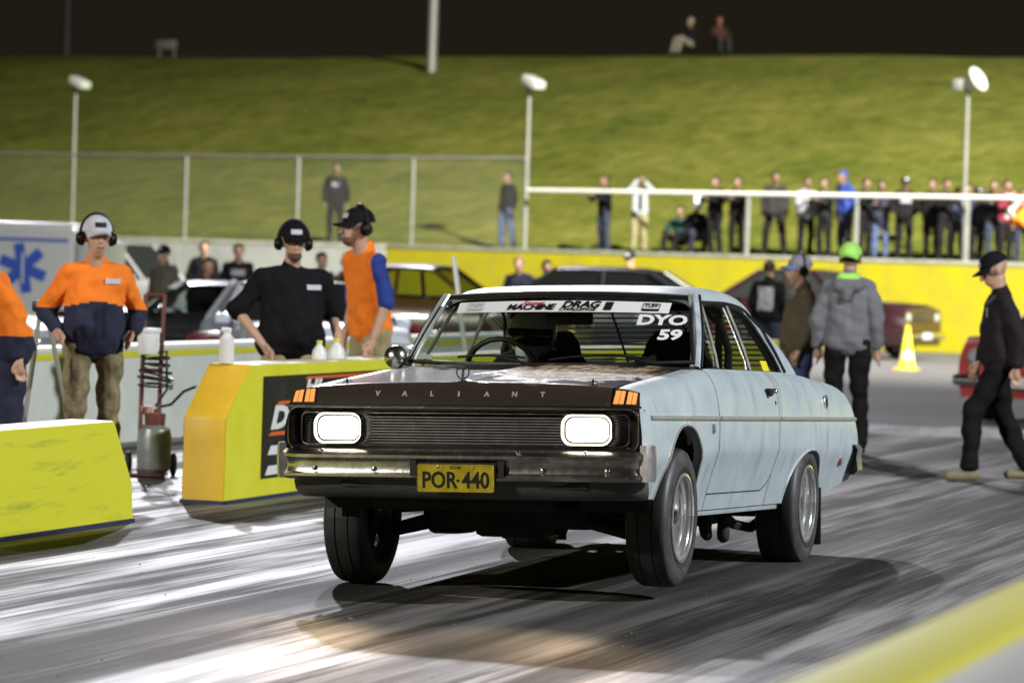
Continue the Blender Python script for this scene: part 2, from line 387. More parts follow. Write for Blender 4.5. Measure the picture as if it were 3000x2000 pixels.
P('cowl_panel', B().grid([[(x, .44+.09*(x/.72)**2+d, 1.085+e) for d, e in ((-.01, .0), (.03, .004), (.14, .012), (.24, .0))] for x in np.linspace(-.76, .76, 21)]), M_gun)
# turn-signal faces beside the hood nose
for sg in (1, -1):
    def face(u, v, off=0.):                                   # u 0..1 outwards, v 0..1 down
        x = .7225+(.8555-.7225)*u-.012*(1-v)*u; yc = yfront(x)+.052; z0 = .975-.016*u**2
        return Vector((sg*x, yc-.052*v**.8-off, z0+(.895-z0)*v+off*.4))
    hs = P('turn_signal_housing', B().grid([[face(u, v) for v in (0, .05, .25, .5, .75, 1)] for u in np.linspace(0, 1, 7)]), M_gun)
    for u0, u1 in ((.10, .29), (.31, .47), (.57, .74), (.76, .92)):
        b = B(); b.grid([[face(u0+(u1-u0)*t-.05*v, .10+.78*v, .004) for v in np.linspace(0, 1, 6)] for t in np.linspace(0, 1, 4)])
        b.grid([[face(u0+(u1-u0)*t-.05*v, .10+.78*v, -.002) for v in (0, 1)] for t in (0, 1)]); b.obj('amber_lens', M_orange, hs)
TR = [(.94, 1.474), (1.03, 1.496), (1.2, 1.519), (1.6, 1.535), (2.0, 1.524), (2.25, 1.500), (2.44, 1.462)]
def roofp(u, y, drop=0):                                      # u -1..1
    k = abs(u); hw = .648-.02*max(0, (y-2.0)/.44); zc = smooth_interp(y, TR)
    return Vector((hw*math.copysign(sin(min(1, k)*pi/2)**.92 if k > 0 else 0, u), y+.055*u*u*max(0, 1-(y-.94)/.5), zc-.030*k**2-.058*max(0, (k-.55)/.45)**2.2))
US = sorted({0}|{s*k for s in (-1, 1) for k in (.12, .25, .38, .5, .6, .68, .75, .81, .86, .9, .93, .96, .98, 1)})
G = [[roofp(u, .94) + Vector((0, .006, -.022)) for u in US]]
G += [[roofp(u, y) for u in US] for y in [.94, .955, .98, 1.02, 1.1, 1.25, 1.4, 1.55, 1.7, 1.85, 2.0, 2.12, 2.22, 2.32, 2.4, 2.44]]
roof = P('roof', B().grid(G), M_paint, angle=70)
BELT = 1.086
def xgl(y, z): return .797-.150*max(0, (z-BELT)/.36)**1.1-.03*max(0, y-2.2)
FE = [(0, 2.475), (.3, 2.395), (.6, 2.27), (.85, 2.14), (1, 2.02)]; RE = [(0, 2.985), (.3, 2.86), (.6, 2.71), (.85, 2.56), (1, 2.44)]
for sg in (1, -1):
    G = []
    for i, bb in enumerate(np.linspace(0, 1, 15)):
        yf, yr = smooth_interp(bb, FE), smooth_interp(bb, RE); row = []
        zt_ = lambda y: roofp(1, max(2.0, min(y, 2.44))).z
        row.append((sg*(xgl(yf, BELT+bb*.33)-.05), yf-.002, BELT+(zt_(yf)-BELT)*bb))
        for t in (0, .12, .3, .5, .7, .85, .94, 1):
            y = yf+(yr-yf)*t; z = BELT+(zt_(y)-BELT)*bb-.012*(t**3)*(1-bb)
            x = xgl(y, z)*(1-bb**6)+roofp(1, max(.95, min(y, 2.44))).x*bb**6
            row.append((sg*(x-.022*max(0, (t-.8)/.2)**2), y, z))
        xw = .625-.07*bb; yl = row[-1]
        for t in (.15, .5, 1): row.append((sg*(abs(yl[0])+(xw-abs(yl[0]))*t), yl[1]+.03*t*(1-bb), yl[2]+(.05*t)*bb))
        G.append(row)
    P('sail_pillar', B().grid(G), M_paint, angle=60)
    # windscreen pillar with black and bright trim
    def apil(v, o=0.): return Vector((sg*(.748-.094*v+.012*sin(pi*v)+o), .665+.335*v, 1.09+.37*v))
    pl = P('windscreen_pillar', B().tube([apil(v) for v in np.linspace(0, 1, 8)], .026, 8, flat=.8), M_paint)
    B().tube([apil(v, .026)+Vector((0, .012, .004)) for v in np.linspace(0, 1, 8)], .009, 6).obj('drip_moulding', M_blk, pl)
    B().tube([apil(v, .0)+Vector((sg*-.016, -.022, .006)) for v in np.linspace(0, 1, 8)], .009, 6).obj('screen_moulding', M_trim, pl)
    P('drip_rail', B().tube([Vector((sg*(abs(roofp(1, y).x)+.006), y, roofp(1, y).z-.004)) for y in np.linspace(1.0, 2.2, 12)]+[Vector((sg*(xgl(y, z)+.008), y, z)) for y, z in ((2.33, 1.33), (2.45, 1.20), (2.53, 1.095))], .009, 6), M_blk)
    # door and quarter glass with bright frames
    def sg_pt(y, z, o=0.): return (sg*(xgl(y, z)-.012+o), y, z)
    frt = lambda z: .745+.345*(z-BELT)/.36
    zt = 1.438
    q = lambda name, e0, e1, m, hi=zt: P(name, B().grid([[sg_pt(e0(z)+(e1(z)-e0(z))*t, z) for t in np.linspace(0, 1, 5)] for z in np.linspace(BELT-.02, hi, 6)]), m)
    q('vent_window', lambda z: frt(z), lambda z: min(.975+.0*(z), 1e9)-.0+.20*(z-BELT)/.36, M_sglass)
    q('door_window', lambda z: .985+.20*(z-BELT)/.36, lambda z: 1.715, M_sglass)
    q('quarter_window', lambda z: 1.735, lambda z: smooth_interp((z-BELT)/.33, FE)-.01, M_sglass, 1.42)
    fr = lambda name, pts, r, m: P(name, B().tube([sg_pt(y, z, .006) for y, z in pts], r, 6), m)
    fr('vent_frame', [(.975+.20*t, BELT-.01+.36*t) for t in np.linspace(0, 1, 5)], .009, M_trim)
    fr('window_post', [(1.715, BELT-.01), (1.725, 1.2), (1.735, 1.32), (1.74, 1.435)], .010, M_trim)
    fr('quarter_window_frame', [(smooth_interp(t, FE)-.015, BELT+.33*t) for t in np.linspace(0, 1, 8)]+[(1.85, 1.425), (1.74, 1.43)], .010, M_blk)
    fr('window_header', [(1.06, 1.425), (1.2, 1.436), (1.45, 1.44), (1.74, 1.438)], .009, M_blk)
    fr('belt_moulding', [(y, BELT+.003) for y in np.linspace(.74, 2.47, 9)], .008, M_dchrome)
    P('interior_trim_panel', B().grid([[(sg*.735, y, .45), (sg*.74, y, 1.0), (sg*.775, y, BELT-.005)] for y in (.62, 1.5, 2.4)]), M_blk)
    # black roll-cage style pillar behind the door
    P('roll_cage_bar', B().tube([(sg*.60, 1.93, .5), (sg*.62, 1.93, 1.2), (sg*.56, 1.93, 1.40), (sg*.50, 1.93, 1.44)], .022, 8), M_blk)
# rear deck and tail
P('boot_lid', B().grid([[(x, y, Zt(y)+.012+.014*(1-(x/.66)**2)) for x in np.linspace(-.66, .66, 15)] for y in np.linspace(3.02, 4.18, 10)]+[[(x, 4.235, .93) for x in np.linspace(-.66, .66, 15)]]), M_paint)
P('tail_panel', B().grid([[(x, 4.24, z) for x in np.linspace(-.80, .80, 9)] for z in (.54, .75, .90)]), M_paint)
bmp = lambda sg: [(sg*x, y) for x, y in ((.0, 4.33), (.4, 4.32), (.75, 4.29), (.84, 4.255), (.885, 4.19), (.898, 4.08), (.899, 3.98))]
pth = [(-x, y) for x, y in reversed(bmp(1)[1:])]+bmp(1)
G = []
for i, (x, y) in enumerate(pth):
    n = Vector((x*.25, 1, 0)) if abs(x) < .8 else Vector((math.copysign(1, x), .5 if abs(x) < .88 else .0, 0)); n.normalize()
    G.append([(x+n.x*d, y+n.y*d, z) for d, z in ((-.05, .70), (-.01, .695), (.008, .67), (.0, .62), (.008, .55), (-.012, .525), (-.05, .52))])
P('rear_bumper', B().grid(G), M_bend)
# windscreen: surface function, glass, gasket, decals
def wsp(X, v, off=0.):                                        # X metres from centre line, v 0 bottom .. 1 top
    hw = .742-.096*v; u = X/hw
    return Vector((X, .452+.205*u*u+(.475-.15*u*u)*v-.012*sin(pi*v)-off, 1.098+.020*u*u+(.368-.038*u*u)*v+off*.75))
VV = np.linspace(0, 1, 9)
P('windscreen', B().grid([[wsp(u*(.742-.096*v), v) for u in np.linspace(-1, 1, 21)] for v in VV]), M_glass)
ring = [wsp(u*.742, 0, .004) for u in np.linspace(-1, 1, 21)]+[wsp(.742-.096*v, v, .004) for v in VV[1:]]+[wsp(u*.646, 1, .004) for u in np.linspace(1, -1, 21)[1:]]+[wsp(-(.742-.096*v), v, .004) for v in VV[::-1][1:-1]]
P('windscreen_gasket', B().tube(ring, .012, 6, closed=True), M_blk)
P('windscreen_moulding', B().tube([wsp(u*.646, 1.025, .008) for u in np.linspace(-1, 1, 21)], .006, 6), M_trim)
ban = P('windscreen_banner', B().grid([[wsp(X, v, .004) for X in np.linspace(-.56, .56, 17)] for v in np.linspace(.745, .905, 4)]), M_white)
vm = 1/.60
def ontow(X0, v0, off): return lambda x, y, z: wsp(X0+x, v0+y*vm*(1.0), off)
text('banner_lettering', 'MACHINE', M_ink, ban, None, fn=ontow(-.155, .808, .0065), size=.068, bold=.0026, shear=.15, sx=.84)
text('banner_lettering', 'Street', M_red, ban, None, fn=ontow(-.15, .866, .007), size=.046, bold=.001, shear=.3)
text('banner_lettering', 'DRAG', M_ink, ban, None, fn=ontow(.105, .845, .0065), size=.074, bold=.0032, shear=.2, sx=.95)
text('banner_lettering', 'CHALLENGE', M_ink, ban, None, fn=ontow(.095, .778, .0065), size=.036, bold=.0012, shear=.2, sx=.95)
b = B(); b.grid([[wsp(X+.03*v, v, .0063) for X in (.205, .245)] for v in (.77, .89)]); b.obj('banner_lettering', M_ink, ban)
for X0, mm in ((-.46, M_sign), (.465, M_ink)):
    b = B(); hw, hv = .043, .058
    for x0, x1, v0, v1 in ((-hw, hw, hv-.006, hv), (-hw, hw, -hv, -hv+.034), (-hw, -hw+.003, -hv, hv), (hw-.003, hw, -hv, hv)):
        b.grid([[wsp(X0+x, .826+v, .0063) for x in (x0, x1)] for v in (v0, v1)])
    b.obj('banner_lettering', mm, ban)
    text('banner_lettering', 'TUFF', mm, ban, None, fn=ontow(X0, .845, .0065), size=.036, bold=.0007, sx=.85, sy=1.3)
dy = P('class_number_decal', B().grid([[wsp(X, v, -.001) for X in (.50, .502)] for v in (.5, .501)]), M_white)
text('decal_lettering', 'DYO', M_white, dy, None, fn=ontow(.540, .635, .004), size=.098, bold=.004, sx=1.16, sy=1.25)
text('decal_lettering', '59', M_white, dy, None, fn=ontow(.598, .415, .004), size=.098, bold=.004, sx=1.16, sy=1.25)
P('inspection_label', B().grid([[wsp(X, v, .004) for X in (-.70, -.61)] for v in (.045, .115)]), M_sign)
for x0, x1, px in ((-.40, -.10, -.02), (.10, .50, .56)):     # wipers
    wp = P('wiper', B().tube([wsp(px, -.03, .02), wsp((x0+x1)/2+.1*(px > .1), .07, .028), wsp((x0+x1)/2, .085, .026)], .006, 6), M_blk)
    B().tube([wsp(x, .055+.045*(1-((x-(x0+x1)/2)/.22)**2), .016) for x in np.linspace(x0-.05, x1+.02, 9)], .0065, 6).obj('wiper_blade', M_blk, wp)
# rear window and louvre
def rwp(u, t, o=0.): return Vector((u*(.555+.075*t), 2.43+.60*t, 1.455-.365*t+o))
P('rear_window', B().grid([[rwp(u, t) for u in np.linspace(-1, 1, 9)] for t in np.linspace(0, 1, 5)]), M_sglass)
lv = P('rear_louvre', B().tube([rwp(-1, 0, .03), rwp(1, 0, .03)], .012, 6), M_blk)
for u, rr_ in ((-1, .012), (1, .012), (-.33, .007), (.33, .007)): B().tube([rwp(u, 0, .034), rwp(u, 1, .034)], rr_, 6).obj('louvre_stile', M_blk, lv)
for i in range(13):
    c = rwp(0, .04+.92*i/12, .032); B().box(c, (1.10+.15*i/12, .050, .005), Matrix.Rotation(radians(-7), 3, 'X')).obj('louvre_slat', M_blk, lv)
# ---------------------------------------------------------------- grille, lamps, bumper, plate
def ring_at(wd, ht, r, dy, zc=.783, n=6):
    return [Vector((x, yfront(x)+dy, zc+z)) for x, z in rrect_long(wd, ht, r, n)]
def rrect_long(wd, ht, r, n=6):
    P_ = rrect(wd, ht, r, n); out = []
    for i, (x, z) in enumerate(P_):
        x2, z2 = P_[(i+1) % len(P_)]; out.append((x, z))
        if abs(x2-x) > .3:
            for k in range(1, 16): out.append((x+(x2-x)*k/16, z+(z2-z)*k/16))
    return out
b = B(); rings = [ring_at(1.722, .206, .05, .02), ring_at(1.719, .204, .05, -.004), ring_at(1.70, .190, .048, -.012), ring_at(1.685, .172, .045, .004), ring_at(1.665, .158, .042, .05)]
b.grid([list(r_)+[r_[0]] for r_ in rings]); P('grille_surround', b, M_gun, angle=40)
P('grille_surround_edge', B().tube(ring_at(1.708, .197, .05, -.012), .0035, 6, closed=True), M_dchrome)
P('grille_inner_frame', B().tube(ring_at(1.60, .150, .032, .028), .0045, 6, closed=True), M_dchrome)
P('grille_back', B().grid([[(x, yfront(x)+.075, z) for x in np.linspace(-.86, .86, 25)] for z in (.69, .78, .88)]), M_blk)
for i in range(10):
    z = .717+.0133*i
    P('grille_bar', B().tube([(x, yfront(x)+.040, z) for x in np.linspace(-.49, .49, 13)], .0024, 6), M_trim)
    for sg in (1, -1): P('grille_bar', B().tube([(sg*x, yfront(x)+.040, z) for x in (.725, .755, .785)], .0022, 6), M_gun)
for xx in (-.25, 0, .25): P('grille_rib', B().box((xx, yfront(xx)+.052, .777), (.006, .012, .14)), M_gun)
for sg in (1, -1):
    cx = sg*.607; yf = yfront(.607); M = basis((cx, yf, .784), (1, sg*.05, 0), (0, 0, 1))
    def rr(wd, ht, r, d): return [M @ Vector((x, z, -d)) for x, z in rrect(wd, ht, r, 6)]
    b = B(); rs = [rr(.246, .150, .05, .06), rr(.246, .150, .05, -.006), rr(.238, .142, .047, -.010), rr(.222, .128, .043, .0), rr(.214, .120, .041, .02)]
    b.grid([r_+[r_[0]] for r_ in rs]); hl = P('headlight', b, M_chrome, angle=40)
    b = B(); rs = [rr(.200*k, .108*k, .036*k, d) for k, d in ((1, .012), (.93, .004), (.8, -.003), (.55, -.009), (.25, -.012), (.02, -.0125))]
    b.grid([r_+[r_[0]] for r_ in rs]); b.obj('lens', M_lamp, hl)
    l = bpy.data.lights.new('headlight_beam', 'SPOT'); l.energy = 60; l.color = (1, .70, .42); l.spot_size = radians(62); l.spot_blend = .8; l.shadow_soft_size = .06
    lo = bpy.data.objects.new('headlight_beam', l); link(lo, hl); lo.location = (cx, yf-.05, .784); lo.rotation_euler = Vector((-sg*.03, -1, -.26)).to_track_quat('-Z', 'Y').to_euler()
half = [(0, -.955), (.25, -.951), (.5, -.941), (.7, -.925), (.79, -.912), (.845, -.893), (.875, -.862), (.889, -.81), (.893, -.75)]
pth = [(-x, y) for x, y in reversed(half[1:])]+half
prof = [(-.10, .690), (-.045, .688), (-.012, .677), (.004, .660), (.004, .646), (-.010, .628), (-.013, .600), (-.008, .580), (.002, .570), (.002, .558), (-.012, .546), (-.05, .541)]
G = []
for i, (x, y) in enumerate(pth):
    a = Vector(pth[max(i-1, 0)]+(0,)); c = Vector(pth[min(i+1, len(pth)-1)]+(0,)); t = c-a; n = Vector((t.y, -t.x, 0)).normalized()
    k = max(0, (abs(x)-.80)/.09); k = min(1, k)
    G.append([(x+n.x*d, y+n.y*d, z+.022*k*k*max(0, (z-.6)/.09)) for d, z in prof])
bump = P('front_bumper', B().grid(G), M_dchrome, angle=30)
for sg in (1, -1):
    b = B(); G = []
    for t in np.linspace(0, 1, 7):
        z = .548+.168*t; k = sin(pi*(t*.9+.05))**.35
        G.append([(sg*x, y, z) for x, y in ((.862, -.86), (.885+.012*k, -.868), (.902+.012*k, -.845), (.908+.012*k, -.80), (.904+.010*k, -.75), (.886, -.735))])
    b.grid(G); b.F += [tuple(range(6)), tuple(len(b.V)-1-i for i in range(6))]; b.obj('bumper_end', M_bend, bump)
for x in (-.70, -.40, .42, .72): B().ball((x, -.955+.04*(x/.8)**2+.008, .595), (.013, .008, .013)).obj('bumper_bolt', M_dchrome, bump)
for x in (-.66, .30, .62): B().ball((x, -.945+.03*(x/.8)**2, .682), (.010, .010, .006)).obj('bumper_bolt', M_chrome, bump)
M = basis((.012, -.978, .556), (1, 0, 0), (0, -.08, 1))
b = B(); b.prism(rrect(.368, .124, .008, 3), M, .003); pl = P('number_plate', b, M_yplate, smooth=False)
b = B(); po = [M @ Vector((x, z, .0035)) for x, z in rrect(.368, .124, .008, 3)]; b.tube(po, .002, 5, closed=True); b.obj('plate_rim', M_yplate, pl)
Mt = lambda x, y: basis(M @ Vector((x, y, .0036)), (1, 0, 0), (0, -.08, 1))
text('plate_lettering', 'POR 440', M_ink, pl, Mt(0, -.011), size=.094, bold=.0022, sx=.94, sy=1.12, depth=.0012)
text('plate_lettering', '.', M_ink, pl, Mt(.012, .012), size=.09, bold=.0015, depth=.0012)
text('plate_lettering', 'NSW', M_ink, pl, Mt(.0, .049), size=.022, bold=.0004, depth=.0008, space=1.25)
for x in (-.085, .085): B().ball(M @ Vector((x, .052, .003)), (.007, .004, .007)).obj('plate_bolt', M_chrome, pl)
P('plate_bracket', B().box((.012, -.963, .575), (.38, .018, .10)).box((-.20, -.95, .60), (.03, .03, .07)).box((.225, -.95, .60), (.03, .03, .07)), M_blk, smooth=False)
hv = [(0, -.90), (.4, -.893), (.66, -.87), (.79, -.835), (.85, -.78), (.862, -.70)]
pv = [(-x, y) for x, y in reversed(hv[1:])]+hv
P('front_valance', B().grid([[(x, y+.0, .56), (x, y+.004, .53), (x*.998, y+.02, .495), (x*.985, y+.05, .468), (x*.97, y+.075, .458)] for x, y in pv]), mat('dark_valance', (.085, .08, .075), .5, var=.2, vscale=7))  # front valance in one dark grey, slightly mottled
for x in (-.46, .50): P('valance_slot', B().prism(rrect(.24, .03, .014, 4), basis((x, -.889+.03*(x/.66)**2, .528), (1, .06*x, 0), (0, 0, 1)), .008), M_blk)
# letters, ornament, pins
M_letter = mat('silver_letter', (.60, .60, .58), .3, .5)
for i, ch in enumerate('VALIANT'):
    x = -.425+.134*i+.012; yc = yfront(x)+.052
    text('hood_letter', ch, M_letter, hood, basis((x, yc-.031-.012*math.exp(-(x/.035)**2), .945), (1, 0, 0), (0, .45, 1)), size=.034, bold=.0016, depth=.004)
Mo = basis((-.012, yfront(0)+.075, zhood(0, -.78)+.034), (1, 0, 0), (0, .12, 1))
on = B(); on.tube([Mo @ Vector((.030*cos(a), .030*sin(a), 0)) for a in np.linspace(0, 2*pi, 21)[:-1]], .0035, 6, closed=True)
oo = on.obj('hood_ornament', M_chrome, hood)
B().cap(Mo @ Vector((0, -.045, 0)), Mo @ Vector((0, .018, 0)), .013, .005, 8).obj('ornament_blade', M_dchrome, oo)
for x in (-.607, .60):
    y = yfront(x)+.13; z = zhood(x, y)
    pn = B().lathe([(0.0, .004), (.026, .003), (.026, 0)], Matrix.Translation((x, y, z)), 16).cap((x, y, z), (x, y, z+.022), .006, .005, 8).obj('hood_pin', M_chrome, hood)
    B().tube([(x-.02, y, z+.014), (x+.018, y-.004, z+.016), (x+.026, y-.01, z+.006)], .003, 5).obj('pin_clip', M_dchrome, pn)
# ---------------------------------------------------------------- side details
for sg in (1, -1):
    x = xside(1.80, .985)
    h = P('door_handle', B().rbox((sg*(x+.012), 1.80, .990), (.022, .20, .022), .006).rbox((sg*(x+.016), 1.74, .975), (.026, .05, .034), .008), M_blk)
    B().cap((sg*(x+.02), 1.86, .985), (sg*(x+.02), 1.90, .985), .011, .008, 8).obj('handle_button', M_dchrome, h)
    P('door_lock', B().lathe([(0, .006), (.010, .005), (.012, 0)], basis((sg*xside(1.90, .93), 1.90, .925), (0, 1, 0), (0, 0, 1)) if sg > 0 else basis((sg*xside(1.90, .93), 1.90, .925), (0, -1, 0), (0, 0, 1)), 12), M_chrome)
    P('fender_badge', B().rbox((sg*(xside(.46, .793)+.004), .46, .793), (.008, .045, .045), .002), M_bend)
    P('side_marker', B().rbox((sg*(xside(3.70, .60)+.004), 3.70, .60), (.010, .065, .04), .003), mat('marker_red', (.18, .04, .03), .3))
x = xside(3.22, .935)
fu = P('fuel_filler', B().lathe([(0, -.012), (.030, -.012), (.036, .004), (.046, .006), (.050, 0)], basis((x+.002, 3.22, .930), (0, 1, 0), (0, 0, 1)), 24), M_bend)
B().rbox((x+.004, 3.22, .930), (.016, .014, .05), .004).obj('filler_cap_bar', M_dchrome, fu)
mm = P('door_mirror', B().lathe([(0, .050), (.025, .046), (.046, .030), (.057, .006), (.060, -.008), (.054, -.010), (0, -.006)], basis((-.80, .60, 1.140), (1, .25, 0), (0, 0, 1)), 24), M_dchrome)
B().tube([(-.80, .625, 1.10), (-.795, .64, 1.07), (-.79, .65, 1.05)], .009, 6).obj('mirror_stalk', M_chrome, mm)
P('yellow_window_sticker', B().grid([[(xgl(y, z)-.009, y, z) for y in (2.03, 2.18)] for z in (1.095, 1.15)]), mat('yellow_sticker', (.8, .65, .02), .5))
# ---------------------------------------------------------------- interior
M_seat = mat('black_seat_cloth', (.014, .014, .015), .8, bump=.1, bscale=200)
P('dashboard', B().rbox((0, .86, 1.02), (1.42, .34, .15), .05), M_blk)
P('cabin_floor', B().box((0, 1.9, .43), (1.42, 2.7, .03)), M_blk)
P('rear_parcel_shelf', B().box((0, 2.75, 1.03), (1.2, .5, .03)), M_blk)
P('firewall', B().box((0, .56, .75), (1.42, .03, .62)), M_blk)
P('rear_bulkhead', B().box((0, 2.55, .74), (1.3, .03, .60)), M_blk)
stw = P('steering_wheel', B().tube([Vector((-.36, 1.02, 1.06))+Vector((.19*cos(a), -.06*sin(a), .18*sin(a))) for a in np.linspace(0, 2*pi, 25)[:-1]], .014, 8, closed=True), M_blk)
B().tube([(-.55, 1.02, 1.06), (-.36, 1.0, 1.05), (-.17, 1.02, 1.06)], .013, 6).tube([(-.36, 1.0, 1.05), (-.36, .86, 1.02)], .03, 8).ball((-.36, 1.0, 1.05), (.045, .025, .045)).obj('wheel_spokes', M_blk, stw)
for x in (-.36, .34):
    st = P('race_seat', B().rbox((x, 1.60, .62), (.48, .52, .16), .05), M_seat)
    b = B(); G = []
    for t in np.linspace(0, 1, 12):
        wd = interp(t, [(0, .25), (.3, .26), (.55, .27), (.72, .24), (.82, .17), (.95, .15), (1, .11)]); z = .62+.68*t; y = 1.80+.14*t
        G.append([(x+wd*u, y-.10*abs(u)**2.5*(1 if t < .75 else .5)+dd, z) for u, dd in ((-1, 0), (-.8, 0), (-.4, 0), (0, 0), (.4, 0), (.8, 0), (1, 0), (1, .07), (.5, .09), (0, .09), (-.5, .09), (-1, .07))])
    b.grid(G, close=True); k = len(b.V); b.F += [tuple(range(12)), tuple(k-1-i for i in range(12))]; b.obj('backrest', M_seat, st)
rm = P('rear_view_mirror', B().rbox((.005, .985, 1.345), (.25, .03, .062), .012), M_blk)
B().tube([(.005, .99, 1.37), (.005, .985, 1.45)], .008, 6).obj('mirror_stem', M_blk, rm)
P('roll_cage_hoop', B().tube([(-.56, 1.95, .45), (-.56, 1.95, 1.34), (-.46, 1.95, 1.43), (.46, 1.95, 1.43), (.56, 1.95, 1.34), (.56, 1.95, .45)], .020, 8), M_blk)
P('roof_lining', B().grid([[roofp(u*.96, y)+Vector((0, 0, -.035)) for u in np.linspace(-1, 1, 9)] for y in np.linspace(1.0, 2.4, 6)]), M_blk)
# ---------------------------------------------------------------- underside
P('floor_pan', B().rbox((0, 1.75, .40), (1.46, 2.9, .05), .02), M_dark)
P('engine_bay_block', B().box((0, -.18, .66), (.98, 1.2, .42)).box((0, -.62, .60), (1.3, .30, .22)), M_dark, smooth=False)  # solid dark boxes added inside the nose to block light
P('boot_floor', B().rbox((0, 3.60, .55), (1.2, 1.2, .10), .03), M_dark)
P('front_crossmember', B().rbox((0, -.02, .36), (.86, .16, .12), .03).rbox((.0, .10, .31), (.34, .42, .10), .04).rbox((-.1, -.45, .43), (.9, .12, .07), .02).cap((.2, .2, .29), (-.2, .2, .29), .025, .025), M_dark)
for sg in (1, -1):
    P('control_arm', B().tube([(sg*.40, -.1, .34), (sg*.66, -.06, .27)], .03, 8).tube([(sg*.40, .15, .36), (sg*.66, -.05, .27)], .018, 6), M_dark)
    P('tie_rod', B().tube([(sg*.25, .20, .345), (sg*.66, .14, .255)], .011, 6).cap((sg*.34, .19, .325), (sg*.40, .18, .31), .018, .018, 8), M_dark)
    w0 = -.06 if True else 0
    for yc, zc, ry, rz in (FA, RA):
        b = B(); G = []
        for i in range(13):
            a = pi*i/12; y = yc-(ry+.03)*cos(a); z = zc+(rz+.03)*sin(a)
            G.append([(sg*.47, y, z), (sg*.80, y, z)])
        b.grid(G); b.F.append(tuple(range(0, 26, 2))); P('wheel_well', b, M_dark)
    P('exhaust_pipe', B().tube([(sg*.30, .3, .36), (sg*.42, .9, .32), (sg*.48, 1.4, .30), (sg*.5, 2.2, .31), (sg*.52, 2.6, .42)], .032, 8), M_dark)
    P('muffler', B().rbox((sg*.52, .72, .305), (.20, .34, .11), .04), M_dark)
    P('leaf_spring', B().tube([(sg*.53, 2.05, .36), (sg*.53, 2.45, .27), (sg*.53, 2.86, .24), (sg*.53, 3.3, .30), (sg*.53, 3.7, .44)], .028, 6).cap((sg*.55, 1.72, .33), (sg*.55, 1.72, .24), .045, .03).cap((sg*.60, 1.92, .34), (sg*.60, 1.92, .22), .03, .035).cap((sg*.48, 2.05, .33), (sg*.48, 2.05, .22), .02, .03), M_dark)
    P('mud_flap', B().rbox((sg*.74, 3.28, .30), (.20, .012, .32), .004), M_blk)
P('rear_axle', B().tube([(-.6, 2.86, .345), (.6, 2.86, .345)], .045, 10).ball((.0, 2.86, .345), (.16, .17, .16)).tube([(0, 2.75, .36), (0, .5, .38)], .035, 8), M_dark)
# ---------------------------------------------------------------- wheels (upright on the track; the left front hangs just clear of it)
def wheel(x0, x1, y, z, R, sg, squash=0., rim=.213, turn=0.):
    wd = abs(x1-x0); M = basis((sg*(x0+x1)/2, y, z), (0, 1, 0) if sg > 0 else (0, -1, 0), (0, 0, 1)); h = wd/2
    root = B(); pf = [(rim-.012, -h*.86), (rim+.004, -h*.95), (rim+.03, -h*1.01), ((rim+R)/2, -h*1.05), (R-.035, -h*.98), (R-.012, -h*.86), (R-.003, -h*.7), (R, -h*.35), (R-.006, -h*.33), (R-.006, -h*.30), (R, -h*.28), (R+.001, 0), (R, h*.28), (R-.006, h*.30), (R-.006, h*.33), (R, h*.35), (R-.003, h*.7), (R-.012, h*.86), (R-.035, h*.98), ((rim+R)/2, h*1.05), (rim+.03, h*1.01), (rim+.004, h*.95), (rim-.012, h*.86)]
    root.lathe(pf, M, 56)
    if squash:
        V = []
        for v in root.V:
            vz = v[2]; k = max(0, (z-vz)/R); f = max(vz, z-R+squash); V.append((v[0]+math.copysign(.012*k**4, v[0]-sg*(x0+x1)/2), v[1]+(v[1]-y)*.05*k**3, f))
        root.V = V
    n = len(pf)-1; mi = [1 if (j % n) in (2, 3, 4, n-5, n-4, n-3) else 0 for j in range(56*n)]
    t = root.obj('wheel', [M_rub, M_rubw], car, mi=mi)
    b = B(); b.lathe([(rim-.014, -h*.8), (rim-.016, h*.80), (rim-.008, h*.90), (rim+.003, h*.98), (rim+.001, h*1.03), (rim-.010, h*1.05), (rim-.017, h*1.0), (rim-.019, h*.90), (rim-.026, h*.84), (rim-.029, h*.72), (rim-.030, h*.60), (rim-.046, h*.52), (rim-.050, h*.44), (rim-.051, h*.10), (rim-.056, -h*.05)], M, 48); b.obj('rim', M_alloy, t)
    b = B(); b.lathe([(0, -h*.1), (rim-.05, -h*.1)], M, 32); b.lathe([(.05, -h*.4), (.135, -h*.4), (.135, -h*.2), (.05, -h*.2)], M, 24); b.obj('brake_disc', M_alloyd, t)
    for k in range(5):
        Mk = M @ Matrix.Rotation(2*pi*k/5+turn, 4, 'Z'); b = B(); G = []
        for r, hw, hz in ((.045, .028, .12), (.08, .022, .14), (.11, .022, .10), (.14, .028, .04), (.164, .040, -.04)):
            G.append([Mk @ Vector((r, -hw, h*(hz-.14))), Mk @ Vector((r, -hw*.75, h*(hz-.0))), Mk @ Vector((r, 0, h*(hz+.05))), Mk @ Vector((r, hw*.75, h*hz)), Mk @ Vector((r, hw, h*(hz-.14)))])
        b.grid(G); b.obj('spoke', M_spoke, t)
    b = B(); b.lathe([(.062, h*.0), (.060, h*.22), (.042, h*.32), (.036, h*.62), (.028, h*.72), (0, h*.74)], M, 24); b.obj('centre_cap', M_chrome, t)
    for k in range(5):
        Mk = M @ Matrix.Rotation(2*pi*(k+.5)/5+turn, 4, 'Z'); B().cap(Mk @ Vector((.052, 0, h*.2)), Mk @ Vector((.052, 0, h*.32)), .008, .007, 6).obj('wheel_nut', M_chrome, t)
    return t
wheel(.650, .858, -.055, .396, .334, 1, turn=.3)
wheel(.650, .858, -.055, .336, .334, -1, turn=.8)
wheel(.615, .842, 2.86, .316, .330, 1, squash=.014, turn=.1)
wheel(.615, .842, 2.86, .316, .330, -1, squash=.014, turn=.5)
